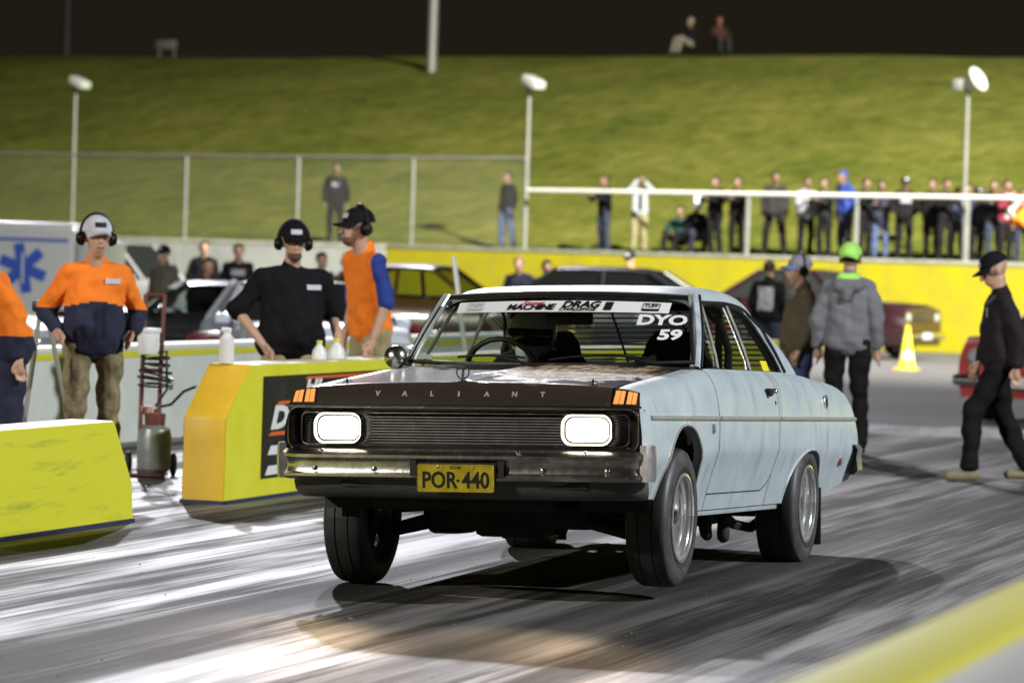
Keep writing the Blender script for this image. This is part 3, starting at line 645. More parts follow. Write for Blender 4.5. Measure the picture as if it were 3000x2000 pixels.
# ================================================================== ground
def ground_mat():
    m = mat('rubbered_track', (.07, .07, .07), .4); nt = m.node_tree; N = nt.nodes; L = nt.links; b = N['Principled BSDF']
    tc = N.new('ShaderNodeTexCoord'); sp = N.new('ShaderNodeSeparateXYZ'); L.new(tc.outputs['Object'], sp.inputs[0])
    def noise(sc, st, det=6, ro=.6, loc=(0, 0, 0)):
        mp = N.new('ShaderNodeMapping'); mp.inputs['Scale'].default_value = st; mp.inputs['Location'].default_value = loc; L.new(tc.outputs['Object'], mp.inputs[0])
        n = N.new('ShaderNodeTexNoise'); n.inputs['Scale'].default_value = sc; n.inputs['Detail'].default_value = det; n.inputs['Roughness'].default_value = ro; L.new(mp.outputs[0], n.inputs['Vector']); return n.outputs['Fac']
    def rng_(f, a, c, t0=0., t1=1.):
        r = N.new('ShaderNodeMapRange'); r.interpolation_type = 'SMOOTHSTEP'
        for k, v in zip(('From Min', 'From Max', 'To Min', 'To Max'), (a, c, t0, t1)): r.inputs[k].default_value = v
        L.new(f, r.inputs[0]); return r.outputs[0]
    def mth(op, a, c):
        n = N.new('ShaderNodeMath'); n.operation = op
        for i, v in enumerate((a, c)):
            if isinstance(v, (int, float)): n.inputs[i].default_value = v
            else: L.new(v, n.inputs[i])
        return n.outputs[0]
    def mix(f, a, c):
        x = N.new('ShaderNodeMix'); x.data_type = 'RGBA'; L.new(f, x.inputs[0])
        for i, v in ((6, a), (7, c)):
            if isinstance(v, tuple): x.inputs[i].default_value = v
            else: L.new(v, x.inputs[i])
        return x.outputs[2]
    # rubber streaks run with the lane (along y)
    s1 = noise(1.9, (1, .035, 1), 5, .55); s2 = noise(9, (1, .03, 1), 5, .6, (3, 0, 0)); s3 = noise(34, (1, .02, 1), 3, .5, (7, 0, 0)); bl = noise(.5, (1, .5, 1), 4)
    k = mth('ADD', mth('MULTIPLY', s1, .54), mth('ADD', mth('MULTIPLY', s2, .32), mth('MULTIPLY', s3, .14)))
    k = mth('ADD', k, mth('MULTIPLY', mth('SUBTRACT', bl, .5), .16))
    rub = rng_(k, .435, .60)                                    # 0 rubber .. 1 bare concrete
    tx = mth('ABSOLUTE', mth('SUBTRACT', mth('ABSOLUTE', mth('ADD', sp.outputs['X'], mth('MULTIPLY', mth('SUBTRACT', noise(.6, (1, .12, 1), 3), .5), .25)), 0.), .74), 0.)
    groove = mth('MULTIPLY', rng_(tx, .30, .10), rng_(s2, .30, .62, .35, .85))              # the two wheel tracks every car lays rubber on
    rub = mth('MULTIPLY', rub, mth('SUBTRACT', 1., groove))
    track = mix(rub, (.030, .027, .025, 1), (.165, .155, .158, 1))
    # pit apron beyond the start: plain grey asphalt with a paler joint strip
    pit = rng_(mth('ADD', sp.outputs['Y'], mth('MULTIPLY', mth('SUBTRACT', noise(.7, (1, 1, 1)), .5), 2.5)), 22.3, 22.8)
    strip = mth('MULTIPLY', rng_(sp.outputs['Y'], 19.8, 20.4), rng_(sp.outputs['Y'], 23.0, 22.6))
    pn = noise(6, (1, 1, 1), 8, .7); apron = mix(pn, (.060, .056, .060, 1), (.105, .098, .102, 1))
    c = mix(mth('MULTIPLY', strip, rng_(noise(5, (1, .6, 1), 6, .7), .38, .5)), track, (.36, .35, .36, 1)); c = mix(pit, c, apron)
    L.new(c, b.inputs['Base Color'])
    L.new(mix(pit, mix(rub, (.70,)*3+(1,), (.47,)*3+(1,)), (.75, .75, .75, 1)), b.inputs['Roughness'])
    L.new(mix(pit, mix(rub, (.09,)*3+(1,), (.36,)*3+(1,)), (.25, .25, .25, 1)), b.inputs['Specular IOR Level'])
    fine = noise(160, (1, .35, 1), 4, .7); h = mth('ADD', mth('MULTIPLY', fine, .5), mth('MULTIPLY', k, 1.2))
    bp = N.new('ShaderNodeBump'); bp.inputs['Strength'].default_value = .32; bp.inputs['Distance'].default_value = .012; L.new(h, bp.inputs['Height']); L.new(bp.outputs[0], b.inputs['Normal'])
    return m
g = B().grid([[(x, y, 0) for x in np.linspace(-250, 250, 11)] for y in np.linspace(-120, 380, 11)]).obj('ground', ground_mat()); g['kind'] = 'structure'
# loose rubber crumbs and grit on the near lane
b = B()
for i in range(420):
    x, y = random.uniform(-3, 3.6), random.uniform(-11, 3); r = random.uniform(.002, .006)
    b.add([(x+random.uniform(-r, r), y+random.uniform(-r, r), random.choice((.0, r*.9))) for _ in range(4)]+[(x, y, r*1.3)], [(0, 1, 4), (1, 2, 4), (2, 3, 4), (3, 0, 4)])
cr = b.obj('track_grit', mat('grit', (.30, .27, .2), .8), smooth=False); cr['kind'] = 'stuff'; tag(cr, 'pale crumbs of rubber and grit scattered on the near lane', 'grit')
# ================================================================== barriers of the start line island
M_yel = mat('yellow_barrier_paint', (.66, .64, .028), .5, col2=(.71, .70, .05), vscale=3, bump=.06, bscale=15)
def scuffed():
    m = mat('scuffed_yellow_paint', (.78, .76, .035), .55); nt = m.node_tree; N = nt.nodes; L = nt.links; b = N['Principled BSDF']
    tc = N.new('ShaderNodeTexCoord'); mp = N.new('ShaderNodeMapping'); mp.inputs['Scale'].default_value = (1, .28, 2.6); mp.inputs['Rotation'].default_value = (.5, 0, 0); L.new(tc.outputs['Object'], mp.inputs[0])
    n = N.new('ShaderNodeTexNoise'); n.inputs['Scale'].default_value = 4.5; n.inputs['Detail'].default_value = 8; n.inputs['Roughness'].default_value = .65; L.new(mp.outputs[0], n.inputs['Vector'])
    r = N.new('ShaderNodeValToRGB'); r.color_ramp.elements[0].position = .56; r.color_ramp.elements[0].color = (.68, .66, .035, 1); r.color_ramp.elements[1].position = .78; r.color_ramp.elements[1].color = (.30, .33, .05, 1)
    L.new(n.outputs['Fac'], r.inputs[0]); L.new(r.outputs[0], b.inputs['Base Color']); return m
M_yel2 = scuffed()
M_yor = mat('amber_barrier', (.72, .44, .03), .5, col2=(.80, .50, .04), vscale=4)  # amber tone for the far barrier's end and the near barrier's top
M_blue = mat('blue_skirt', (.02, .03, .075), .7); M_whitec = mat('white_barrier_paint', (.70, .74, .73), .5, var=.06, vscale=3)
M_banner = mat('black_banner_vinyl', (.022, .020, .020), .45, var=.3, vscale=5); M_bwh = mat('white_print', (.72, .72, .72), .5); M_bor = mat('orange_print', (.70, .13, .03), .5)
XB = -3.38; TB = .285
def end_profile(y0, d, h, hv):       # side outline (y,z): vertical nose hv high, then sloping to the top
    return [(y0, .03), (y0, hv), (y0+d, h)]
# far barrier: amber end towards the camera, black sponsor banner on its lane face
bB = empty('concrete_barrier', (XB-TB/2, 5.0, 0), 0, 'yellow concrete barrier with amber sloped end and black sponsor banner beside the coupe', 'barrier')
L0, HB, HV, SL = 16.0, .875, .545, .42
pro = [(0, .01), (0, HV), (SL, HB), (L0, HB), (L0, .01)]
b = B(); k = len(pro)
for sx_ in (1, -1): b.add([(sx_*TB/2, y, z) for y, z in pro], [tuple(range(k)) if sx_ > 0 else tuple(reversed(range(k)))])
b.obj('barrier_core', M_yel, bB, smooth=False)
b = B(); e = TB/2-.014
G = [[(x, y, z) for x, y, z in ((-e-.014, .004, zz), (-e, -.004, zz), (e, -.004, zz), (e+.014, .004, zz))] for zz in (.02, .2, .4, HV-.012)]
G += [[(-e-.014, .006+.0, HV), (-e, .0, HV+.004), (e, .0, HV+.004), (e+.014, .006, HV)], [(-e-.014, SL+.0, HB), (-e, SL-.004, HB+.004), (e, SL-.004, HB+.004), (e+.014, SL, HB)]]
b.grid(G); b.obj('barrier_end_face', M_yor, bB, angle=30)
b = B(); b.grid([[(-e-.014, y, HB), (-e, y, HB+.005), (e, y, HB+.005), (e+.014, y, HB)] for y in np.linspace(SL, L0, 12)]); b.obj('barrier_top', mat('worn_cream_paint', (.70, .60, .30), .55, col2=(.78, .76, .66), vscale=5), bB)
b = B(); b.box((TB/2+.004, L0/2, .012), (.02, L0, .024)).box((0, -.004, .012), (TB, .02, .024)).box((-TB/2-.004, L0/2, .012), (.02, L0, .024)); b.obj('barrier_skirt', M_blue, bB, smooth=False)
bn = B().grid([[(TB/2+.006, y, z) for y in np.linspace(.66, 9.5, 12)] for z in (.135, .80)]).obj('sponsor_banner', M_banner, bB)
def bt(s, y, z, m, size, sy=1., sx=1., **k): text('banner_print', s, m, bn, basis((TB/2+.010, y, z), (0, 1, 0), (0, 0, 1)), size=size, sx=sx, sy=sy, **k)
def bar(y0, y1, z0, z1, m, sl=.03): B().add([(TB/2+.009, y0-sl*0, z0), (TB/2+.009, y1, z0), (TB/2+.009, y1, z1), (TB/2+.009, y0+sl*2, z1)], [(0, 1, 2, 3)]).obj('banner_print', m, bn, smooth=False)
bt('HI', 1.46, .715, M_bwh, .12, bold=.006, shear=.2, sx=2.6, align='LEFT')
bt('DRAG', .80, .52, M_bwh, .20, bold=.010, shear=.25, sx=2.1, align='LEFT')
bar(1.45, 6.5, .768, .785, M_bor); bar(.90, 6.5, .61, .632, M_bor); bar(.76, 6.5, .41, .434, M_bor)
bar(.76, 3.2, .285, .345, M_bwh); bar(.72, 3.0, .155, .215, M_bwh)     # two lines of print too blurred to read
# near barrier: its far end slopes down
bA = empty('concrete_barrier', (XB-.02+.02-TB/2+.14, 3.12, 0), 0, 'scuffed yellow concrete barrier at the left edge with its end sloping away', 'barrier')
HA = .60; pro = [(0, .01), (-.03, .23), (-.33, HA), (-12, HA), (-12, .01)]; k = len(pro)
b = B()
for sx_ in (1, -1): b.add([(sx_*TB/2, y, z) for y, z in pro], [tuple(range(k)) if sx_ < 0 else tuple(reversed(range(k)))])
b.obj('barrier_core', M_yel2, bA, smooth=False)
B().grid([[(x, y, z+(.004 if abs(x) < TB/2 else 0)) for x in (-TB/2, -TB/2+.02, TB/2-.02, TB/2)] for y, z in pro[:4]]).obj('barrier_top', M_yor, bA, angle=20)
B().box((TB/2+.004, -6, .012), (.02, 12, .024)).obj('barrier_skirt', M_blue, bA, smooth=False)
# white wall of the far lane
def long_wall(name, label, P0, P1, th, h, mats, cap_m, cap_h=.03, stripe=None):
    P0, P1 = Vector(P0), Vector(P1); d = (P1-P0); Ln = d.length; o = empty(name, P0, math.atan2(d.y, d.x), label, 'barrier')
    B().box((Ln/2, 0, h/2-.02), (Ln, th, h-.04)).obj('wall_core', mats, o, smooth=False)
    B().rbox((Ln/2, 0, h-.02+.001), (Ln, th+.03, .045), .01).obj('wall_cap', cap_m, o)
    if stripe:
        for s_ in (1, -1): B().box((Ln/2, s_*(th/2+.004), h-.075), (Ln, .008, .05)).obj('yellow_stripe', stripe, o, smooth=False)
    return o
M_cream = mat('white_cap_paint', (.80, .80, .78), .45)
long_wall('lane_wall', 'white concrete lane wall with yellow top stripe behind the officials', (-7.0, 2.0, 0), (-7.0, 25, 0), .26, .80, M_whitec, M_cream, stripe=M_yel)
# foreground wall beside the camera
fw = empty('track_wall', (4.06, -15.8, 0), 0, 'blurred pale wall with yellow painted edge in the right foreground', 'barrier')
B().box((.22, 4, .46), (.44, 8, .92)).obj('wall_core', mat('grey_white_wall', (.42, .44, .42), .6, var=.1, vscale=2), fw, smooth=False)
B().rbox((.085, 4, .935), (.19, 8, .05), .012).obj('yellow_edge', mat('edge_yellow_paint', (.60, .56, .02), .6), fw)
B().rbox((.315, 4, .930), (.265, 8, .035), .012).obj('wall_cap', mat('cap_grey', (.33, .34, .30), .6, var=.1, vscale=3), fw)
# ================================================================== back wall, bank, fence, poles
WA, WC = Vector((-34.82, 72.36, 0)), Vector((-7.12, 60.16, 0)); WT = (WC-WA).normalized(); WN = Vector((-WT.y, WT.x, 0))
def W(t, n, z): return WA+WT*t+WN*n+Vector((0, 0, z))          # t along the wall from the left edge of the picture
WL = (WC-WA).length; WZ = 1.88
def tpx(px, n=.3):                                               # t of the pixel column px on the wall line
    lo, hi = -80., 120.
    for _ in range(50):
        m = .5*(lo+hi); q = W(m, n, 1.9)-CAM
        if 1500+FPX*q.dot(R_)/q.dot(F_) < px: lo = m
        else: hi = m
    return m
def sW(t, n=0.): return FPX/((W(t, n, 1.9)-CAM).dot(F_))
ang = math.atan2(WT.y, WT.x); t_col = tpx(1165)
M_gw = mat('grey_white_wall_paint', (.44, .45, .45), .6, var=.12, vscale=1.2); M_yw = mat('weathered_yellow_wall', (.40, .345, .003), .6, col2=(.33, .28, .02), vscale=1.3, bump=.05, bscale=8)
M_conc = mat('concrete_coping', (.36, .36, .31), .75, var=.2, vscale=4)
def back_wall(label, t0, t1, m):
    o = empty('back_wall', W(t0, 0, 0), ang, label, 'wall'); Ln = t1-t0; n = max(1, int(Ln/6)); 
    for i in range(n): B().rbox((Ln*(i+.5)/n, 0, .90), (Ln/n-.012, .22, 1.80), .01).obj('wall_panel', m, o, angle=20)
    B().rbox((Ln/2, .05, WZ-.04), (Ln, .36, .08), .015).obj('coping', M_conc, o); return o
back_wall('grey white concrete wall below the bank at the left', -40, t_col, M_gw)
back_wall('long weathered yellow concrete wall below the grass bank', t_col+.01, WL+45, M_yw)
def grass_mat():
    m = mat('bank_grass', (.1, .13, .02), .9, spec=.1); nt = m.node_tree; N = nt.nodes; L = nt.links; b = N['Principled BSDF']; tc = N.new('ShaderNodeTexCoord')
    def noise(sc, det, st=(1, 1, 1)):
        mp = N.new('ShaderNodeMapping'); mp.inputs['Scale'].default_value = st; L.new(tc.outputs['Object'], mp.inputs[0])
        n = N.new('ShaderNodeTexNoise'); n.inputs['Scale'].default_value = sc; n.inputs['Detail'].default_value = det; n.inputs['Roughness'].default_value = .68; L.new(mp.outputs[0], n.inputs['Vector']); return n.outputs['Fac']
    r = N.new('ShaderNodeValToRGB'); e = r.color_ramp.elements; e[0].position = .36; e[0].color = (.062, .080, .012, 1); e[1].position = .66; e[1].color = (.235, .215, .055, 1); q = e.new(.5); q.color = (.130, .142, .024, 1)
    mx = N.new('ShaderNodeMix'); mx.inputs[0].default_value = .58; L.new(noise(.35, 6, (.6, .6, 1.6)), mx.inputs[2]); L.new(noise(3.2, 10, (.5, .5, 1.1)), mx.inputs[3]); L.new(mx.outputs[0], r.inputs[0])
    L.new(r.outputs[0], b.inputs['Base Color']); bp = N.new('ShaderNodeBump'); bp.inputs['Strength'].default_value = .6; bp.inputs['Distance'].default_value = .25; L.new(noise(3.0, 6), bp.inputs['Height']); L.new(bp.outputs[0], b.inputs['Normal']); return m
HP = [(.10, 1.80), (.6, 1.84), (1.5, 1.92), (3, 2.25), (6, 3.0), (11, 4.35), (17, 6.0), (22, 7.15), (25, 7.62), (26.5, 7.70), (30, 7.5), (42, 6.9), (60, 6.5), (120, 6.0), (260, 6)]
def hz(n, t=20.): return smooth_interp(n, HP)+(.22*sin(t*.16+1)+.12*sin(t*.41+n*.2)+.08*sin(t*.9-n*.5))*.18*min(1, max(0, n-2)/8)+.010*max(0, min(40, 15-t))*min(1, n/25)
G = [[W(t, n, hz(n, t)) for n in list(np.linspace(.1, 27, 26))+[30, 36, 42, 50, 60, 80, 120, 260]] for t in np.linspace(-140, 190, 90)]
hill = B().grid(G).obj('grass_hill', grass_mat(), angle=180); hill['kind'] = 'structure'
M_galv = mat('galvanised_steel', (.26, .265, .26), .5, .35, var=.12, vscale=4); M_wrail = mat('white_rail_paint', (.74, .74, .73), .45)
def meshmat():
    m = bpy.data.materials.new('chain_link_mesh'); m.use_nodes = True; nt = m.node_tree; N = nt.nodes; L = nt.links; b = N['Principled BSDF']; out = N['Material Output']
    b.inputs['Base Color'].default_value = (.55, .56, .54, 1); b.inputs['Roughness'].default_value = .5
    tc = N.new('ShaderNodeTexCoord'); sp = N.new('ShaderNodeSeparateXYZ'); L.new(tc.outputs['Object'], sp.inputs[0])
    def mth(op, a, c=0.):
        n = N.new('ShaderNodeMath'); n.operation = op
        for i, v in enumerate((a, c)):
            if isinstance(v, (int, float)): n.inputs[i].default_value = v
            else: L.new(v, n.inputs[i])
        return n.outputs[0]
    ln = []
    for op in ('ADD', 'SUBTRACT'):
        f = mth('FRACT', mth('DIVIDE', mth(op, sp.outputs['X'], sp.outputs['Z']), .065)); ln.append(mth('LESS_THAN', f, .03))
    t = N.new('ShaderNodeBsdfTransparent'); mx = N.new('ShaderNodeMixShader'); L.new(mth('MAXIMUM', *ln), mx.inputs[0]); L.new(t.outputs[0], mx.inputs[1]); L.new(b.outputs[0], mx.inputs[2]); L.new(mx.outputs[0], out.inputs[0]); return m
M_mesh = meshmat()
# tall chain-link fence at the left, low railed fence at the right
t_end = tpx(1537); FH = 2.02
fe = empty('chain_link_fence', W(0, .30, WZ), ang, 'tall chain-link fence with steel posts on top of the left wall', 'fence')
for px in (-460, -130, 210, 540, 868, 1204): tt = tpx(px); B().tube([(tt, 0, -.08), (tt, 0, FH)], .042, 8).obj('post', M_galv, fe)
for px in (-460, -130, 210, 540, 868, 1204):
    t0 = tpx(px); t1 = tpx(dict(zip((-460, -130, 210, 540, 868, 1204), (-130, 210, 540, 868, 1204, 1537)))[px])
    B().tube([(t0+.03, 0, FH-.02), (t1-.03, 0, FH-.02)], .034, 8).obj('top_rail', M_galv, fe)
    B().grid([[(t0+.04, .015, .0), (t1-.04, .015, 0)], [(t0+.04, .015, FH-.04), (t1-.04, .015, FH-.04)]]).obj('mesh_panel', M_mesh, fe, smooth=False)
RH = 1.30
fr_ = empty('railed_fence', W(0, .30, WZ), ang, 'low fence with thick white top rail and grey posts on the yellow wall', 'fence')
ps = [1560, 2187, 2506, 2830, 3200, 3560]; tp = [tpx(p_) for p_ in ps]
for tt in tp[1:]: B().tube([(tt, 0, -.08), (tt, 0, RH-.03)], .050, 8).obj('post', M_galv, fr_)
tp[0] = t_end
for a_, c_ in zip(tp, tp[1:]):
    B().tube([(a_+.02, 0, RH), (c_-.005, 0, RH)], .046, 10).obj('top_rail', M_wrail, fr_)
M_lampg = mat('floodlight_housing', (.50, .50, .50), .4, .3); M_reflect = mat('lamp_glass', (.62, .66, .60), .15, .2)
def flood_pole(px, ytop, label, dish, n=.55, r=.046, yaw=.4, group=None):
    t = tpx(px, n); base = W(t, n, WZ-.05); s = sW(t, n); hor = 764+.0314*(px-1500); h = 1.6+(hor-ytop)/s-base.z
    o = empty('light_pole', base, ang+yaw, label, 'light pole', group); B().tube([(0, 0, 0), (0, 0, h*.5), (0, 0, h)], [r, r*.9, r*.72], 10).obj('pole', M_galv, o)
    if dish:
        M = Matrix.Translation((.10, 0, h+.05)) @ Matrix.Rotation(radians(62), 4, 'Y') @ Matrix.Scale(.62, 4)
        hd = B().lathe([(0, -.30), (.09, -.30), (.11, -.16), (.20, -.10), (.33, .06), (.42, .24), (.44, .26), (.41, .26), (.3, .08), (0, .0)], M, 24).obj('floodlight_head', M_lampg, o)
        B().lathe([(0, .20), (.25, .21), (.41, .25)], M, 24).obj('lamp_glass', M_reflect, hd); B().rbox((-.22, 0, h), (.22, .2, .24), .03).obj('ballast_box', M_galv, hd)
    else:
        M = Matrix.Rotation(radians(20), 3, 'Y'); hd = B().rbox((.10, 0, h+.06), (.46, .36, .22), .05, M).obj('floodlight_head', M_lampg, o)
        B().rbox((.33, 0, h-.02), (.05, .32, .17), .02, M).obj('lamp_glass', M_reflect, hd); B().rbox((-.0, 0, h-.05), (.14, .14, .16), .02).obj('bracket', M_galv, hd)
    return o
flood_pole(210, 250, 'grey pole with small box floodlight at the far left', False, yaw=.1)
flood_pole(1537, 250, 'grey pole with small box floodlight where the tall fence ends', False, r=.05, yaw=-.1)
flood_pole(2820, 250, 'grey pole with round dish floodlight above the crowd at right', True, yaw=.0)
# the tall mast on the bank that carries the main floodlights, and two masts beside the track
M_dsteel = mat('shaded_steel', (.03, .03, .03), .6)  # far mast pole gets a darkened colour to read as unlit
def mast(pos, z0, label, aim, group='floodlight masts', pm=None):
    x, y, zt = pos; o = empty('floodlight_mast', (x, y, z0), math.atan2(aim[1]-y, aim[0]-x), label, 'light mast', group); h = zt-z0
    B().tube([(-.55, 0, -.5), (-.55, 0, h*.5), (-.55, 0, h+1.2)], [.15, .135, .11], 12).obj('pole', pm or M_galv, o)
    B().rbox((-.38, 0, h+.75), (.10, 3.2, .10), .02).obj('crossarm', M_galv, o)
    for yy in (-1.3, -.45, .45, 1.3):
        hd = B().rbox((-.18, yy, h+.55), (.34, .62, .46), .05, Matrix.Rotation(radians(25), 3, 'Y')).obj('floodlight_head', M_lampg, o)
    return o
px_m = W(0, 0, 0); mast(L_BACK, hz(20.7, 4.)-.1, 'tall grey mast rising out of the picture from the grass bank', (0, 0))
mast(L_FAR, 7.3, 'distant floodlight mast beyond the dark crest at upper left', (0, 0), pm=M_dsteel); mast(L_SIDE, 0, 'floodlight mast standing beside the track to the right of the coupe', (0, 3)); mast(L_HILL, 0, 'floodlight mast lighting the grass bank from the right', (-6, 76)); mast(L_FRONT, 0, 'floodlight mast lighting the start line from the left', (-7, 12))
# ================================================================== people
M_skin = mat('skin', (.50, .30, .21), .5, var=.08, vscale=20); M_skin2 = mat('shaded_skin', (.19, .11, .075), .5, var=.08, vscale=20)  # second skin is darkened so distant faces read as shaded
M_eye = mat('eye_dark', (.03, .02, .02), .3)
_cm = {}
def cloth(c, rough=.85, c2=None, vs=5.):
    k = (tuple(c), rough, c2, vs)
    if k not in _cm: _cm[k] = mat('cloth', c, rough, var=.12 if not c2 else 0, col2=c2, vscale=vs, bump=.25, bscale=14, spec=.15)
    return _cm[k]
C_ = dict(black=(.008, .007, .009), charcoal=(.024, .024, .028), navy=(.028, .03, .06), orange=(.90, .22, .025), grey=(.19, .19, .22), khaki=(.34, .29, .17), jeans=(.07, .09, .20), dkjeans=(.03, .035, .06),
          white=(.55, .57, .62), ltgrey=(.24, .24, .28), brown=(.11, .085, .06), blue=(.03, .055, .26), ltblue=(.15, .21, .42), green=(.45, .85, .18), teal=(.012, .04, .042), maroon=(.20, .03, .05))
def remesh(bl, voxel, smooth=3, mats=None, name='cloth', fold=0.):
    me = bpy.data.meshes.new(name); me.from_pydata(bl.V, [], bl.F); o = bpy.data.objects.new('tmp', me); COL.objects.link(o)
    r = o.modifiers.new('r', 'REMESH'); r.mode = 'VOXEL'; r.voxel_size = voxel; r.use_smooth_shade = True
    s = o.modifiers.new('s', 'SMOOTH'); s.iterations = smooth; s.factor = .5
    m2 = baked(o); bpy.data.meshes.remove(me); m2.name = name
    m2.polygons.foreach_set('use_smooth', [True]*len(m2.polygons))
    if fold:
        co = np.empty(len(m2.vertices)*3); m2.vertices.foreach_get('co', co); nr = np.empty(len(co)); m2.vertices.foreach_get('normal', nr); c3 = co.reshape(-1, 3); n3 = nr.reshape(-1, 3); ph = rng.uniform(0, 6.28, 8)
        x, y, z = c3.T; q = np.sin(9*z+14*x+ph[0]+2*np.sin(11*y+ph[1]))*.5+np.sin(27*x-8*z+ph[2]+1.5*np.sin(9*z+ph[3]))*.35+np.sin(31*z+17*y+12*x+ph[4])*.3+np.sin(55*z-25*x+ph[5])*.2+np.abs(np.sin(17*z+23*x-9*y+ph[6]))*.35-.2
        c3 += n3*(q*fold)[:, None]; m2.vertices.foreach_set('co', c3.ravel())
    for m in mats or []: m2.materials.append(m)
    return m2
def person(px, s, label, H=1.78, face=0., z0=0., top='black', legs='dkjeans', shirt_len='long', shorts=False, cap=None, brim=None, hair=(.03, .02, .015), muffs=False, pose='stand', lean=0., head=(0, 0), fat=1., voxel=.02,
           joints=None, skin=None, shoes=(.03, .03, .03), split=None, hood=None, pos=None, group=None, logo=None, capback=False, beard=None, open_jacket=None, name='person', hood_bag=False, print_back=None, hidden_legs=False):
    P0 = Vector(pos) if pos is not None else foot(px, s, z0); k = H/1.78
    view = math.atan2(P0.x-CAM.x, P0.y-CAM.y)                      # face=0 looks at the camera, +90 looks to the picture's right
    o = empty(name, P0, -view+radians(face), label, 'person', group)
    J = dict(pel=(0, 0, .97), wst=(0, 0, 1.12), chs=(0, 0, 1.31), nck=(0, .012, 1.465), hd=(0, -.022, 1.622), shL=(.178, .008, 1.400), shR=(-.178, .008, 1.400), elL=(.245, .035, 1.14), elR=(-.245, .035, 1.14), wrL=(.235, -.045, .90), wrR=(-.235, -.045, .90),
             hipL=(.095, 0, .93), hipR=(-.095, 0, .93), knL=(.115, -.02, .50), knR=(-.115, -.02, .50), anL=(.125, .03, .085), anR=(-.125, .03, .085))
    up = {'wst', 'chs', 'nck', 'hd', 'shL', 'shR', 'elL', 'elR', 'wrL', 'wrR'}
    ps = dict(stand={}, pockets=dict(elL=(.31, .09, 1.14), elR=(-.31, .09, 1.14), wrL=(.245, -.03, 1.03), wrR=(-.255, -.03, 1.03)), hips=dict(elL=(.36, .05, 1.15), elR=(-.36, .05, 1.15), wrL=(.19, -.05, 1.02), wrR=(-.19, -.05, 1.02)),
              cross=dict(elL=(.26, -.08, 1.16), elR=(-.26, -.08, 1.16), wrL=(-.07, -.20, 1.22), wrR=(.07, -.20, 1.19)), rail=dict(elL=(.27, -.16, 1.20), elR=(-.27, -.16, 1.20), wrL=(.12, -.36, 1.26), wrR=(-.12, -.36, 1.26)),
              shade=dict(elL=(.30, -.16, 1.36), elR=(-.30, -.16, 1.36), wrL=(.10, -.20, 1.60), wrR=(-.10, -.20, 1.60)),
              walk=dict(knL=(.10, -.22, .53), anL=(.10, -.24, .085), knR=(-.11, .10, .50), anR=(-.11, .36, .12), elL=(.24, .10, 1.15), wrL=(.23, .08, .90), elR=(-.24, -.02, 1.15), wrR=(-.22, -.12, .93)),
              wide=dict(knL=(.17, -.02, .50), anL=(.21, .03, .085), knR=(-.17, -.02, .50), anR=(-.21, .03, .085)),
              sit=dict(pel=(0, .1, .30), hipL=(.10, .08, .28), hipR=(-.10, .08, .28), knL=(.14, -.34, .46), knR=(-.14, -.34, .46), anL=(.14, -.44, .06), anR=(-.14, -.44, .06), elL=(.25, -.05, .58), elR=(-.25, -.05, .58), wrL=(.14, -.28, .50), wrR=(-.14, -.28, .50)),
              crouch=dict(pel=(0, .12, .42), hipL=(.10, .1, .42), hipR=(-.10, .1, .42), knL=(.16, -.25, .50), knR=(-.16, -.25, .50), anL=(.15, -.02, .08), anR=(-.15, -.02, .08)))[pose]
    if pose in ('sit', 'crouch'):
        dz = ps['pel'][2]-.97; dy = ps['pel'][1]
        for q in up: J[q] = (J[q][0], J[q][1]+dy, J[q][2]+dz)
    J.update(ps); J.update(joints or {}); J = {q: Vector(v) for q, v in J.items()}
    if lean:
        R = Matrix.Rotation(radians(lean), 3, 'X'); c = J['pel']
        for q in up: J[q] = R @ (J[q]-c)+c
    for q in J: J[q] = J[q]*k
    f = fat; Hm = Matrix.Translation(J['hd']) @ Matrix.Rotation(radians(head[0]), 4, 'Z') @ Matrix.Rotation(radians(head[1]+lean*.5), 4, 'X') @ Matrix.Scale(k*1.09, 4)
    sk = skin or M_skin; near = voxel < .015
    # ---- body: one continuous skin
    b = B(); H3 = Hm.to_3x3()
    b.ball(Hm @ Vector((0, .012, .035)), (.076, .094, .090), 16, 10, H3); b.cap(Hm @ Vector((0, -.020, -.02)), Hm @ Vector((0, -.040, -.075)), .062, .046); b.cap(Hm @ Vector((0, -.05, .0)), Hm @ Vector((0, -.058, -.055)), .048, .042)
    b.cap(Hm @ Vector((0, -.092, .018)), Hm @ Vector((0, -.112, -.018)), .011, .016, 8)
    for sg in (1, -1): b.ball(Hm @ Vector((sg*.078, .012, .0)), (.012, .022, .034), 8, 6, H3)
    b.cap(J['nck']+Vector((0, 0, -.05)), Hm @ Vector((0, .008, -.05)), .060*k, .056*k)
    b.cap(J['chs']+Vector((-.06, 0, .02)), J['chs']+Vector((.06, 0, .02)), .070*k, .070*k); b.cap(J['pel'], J['chs'], .08*k, .075*k)
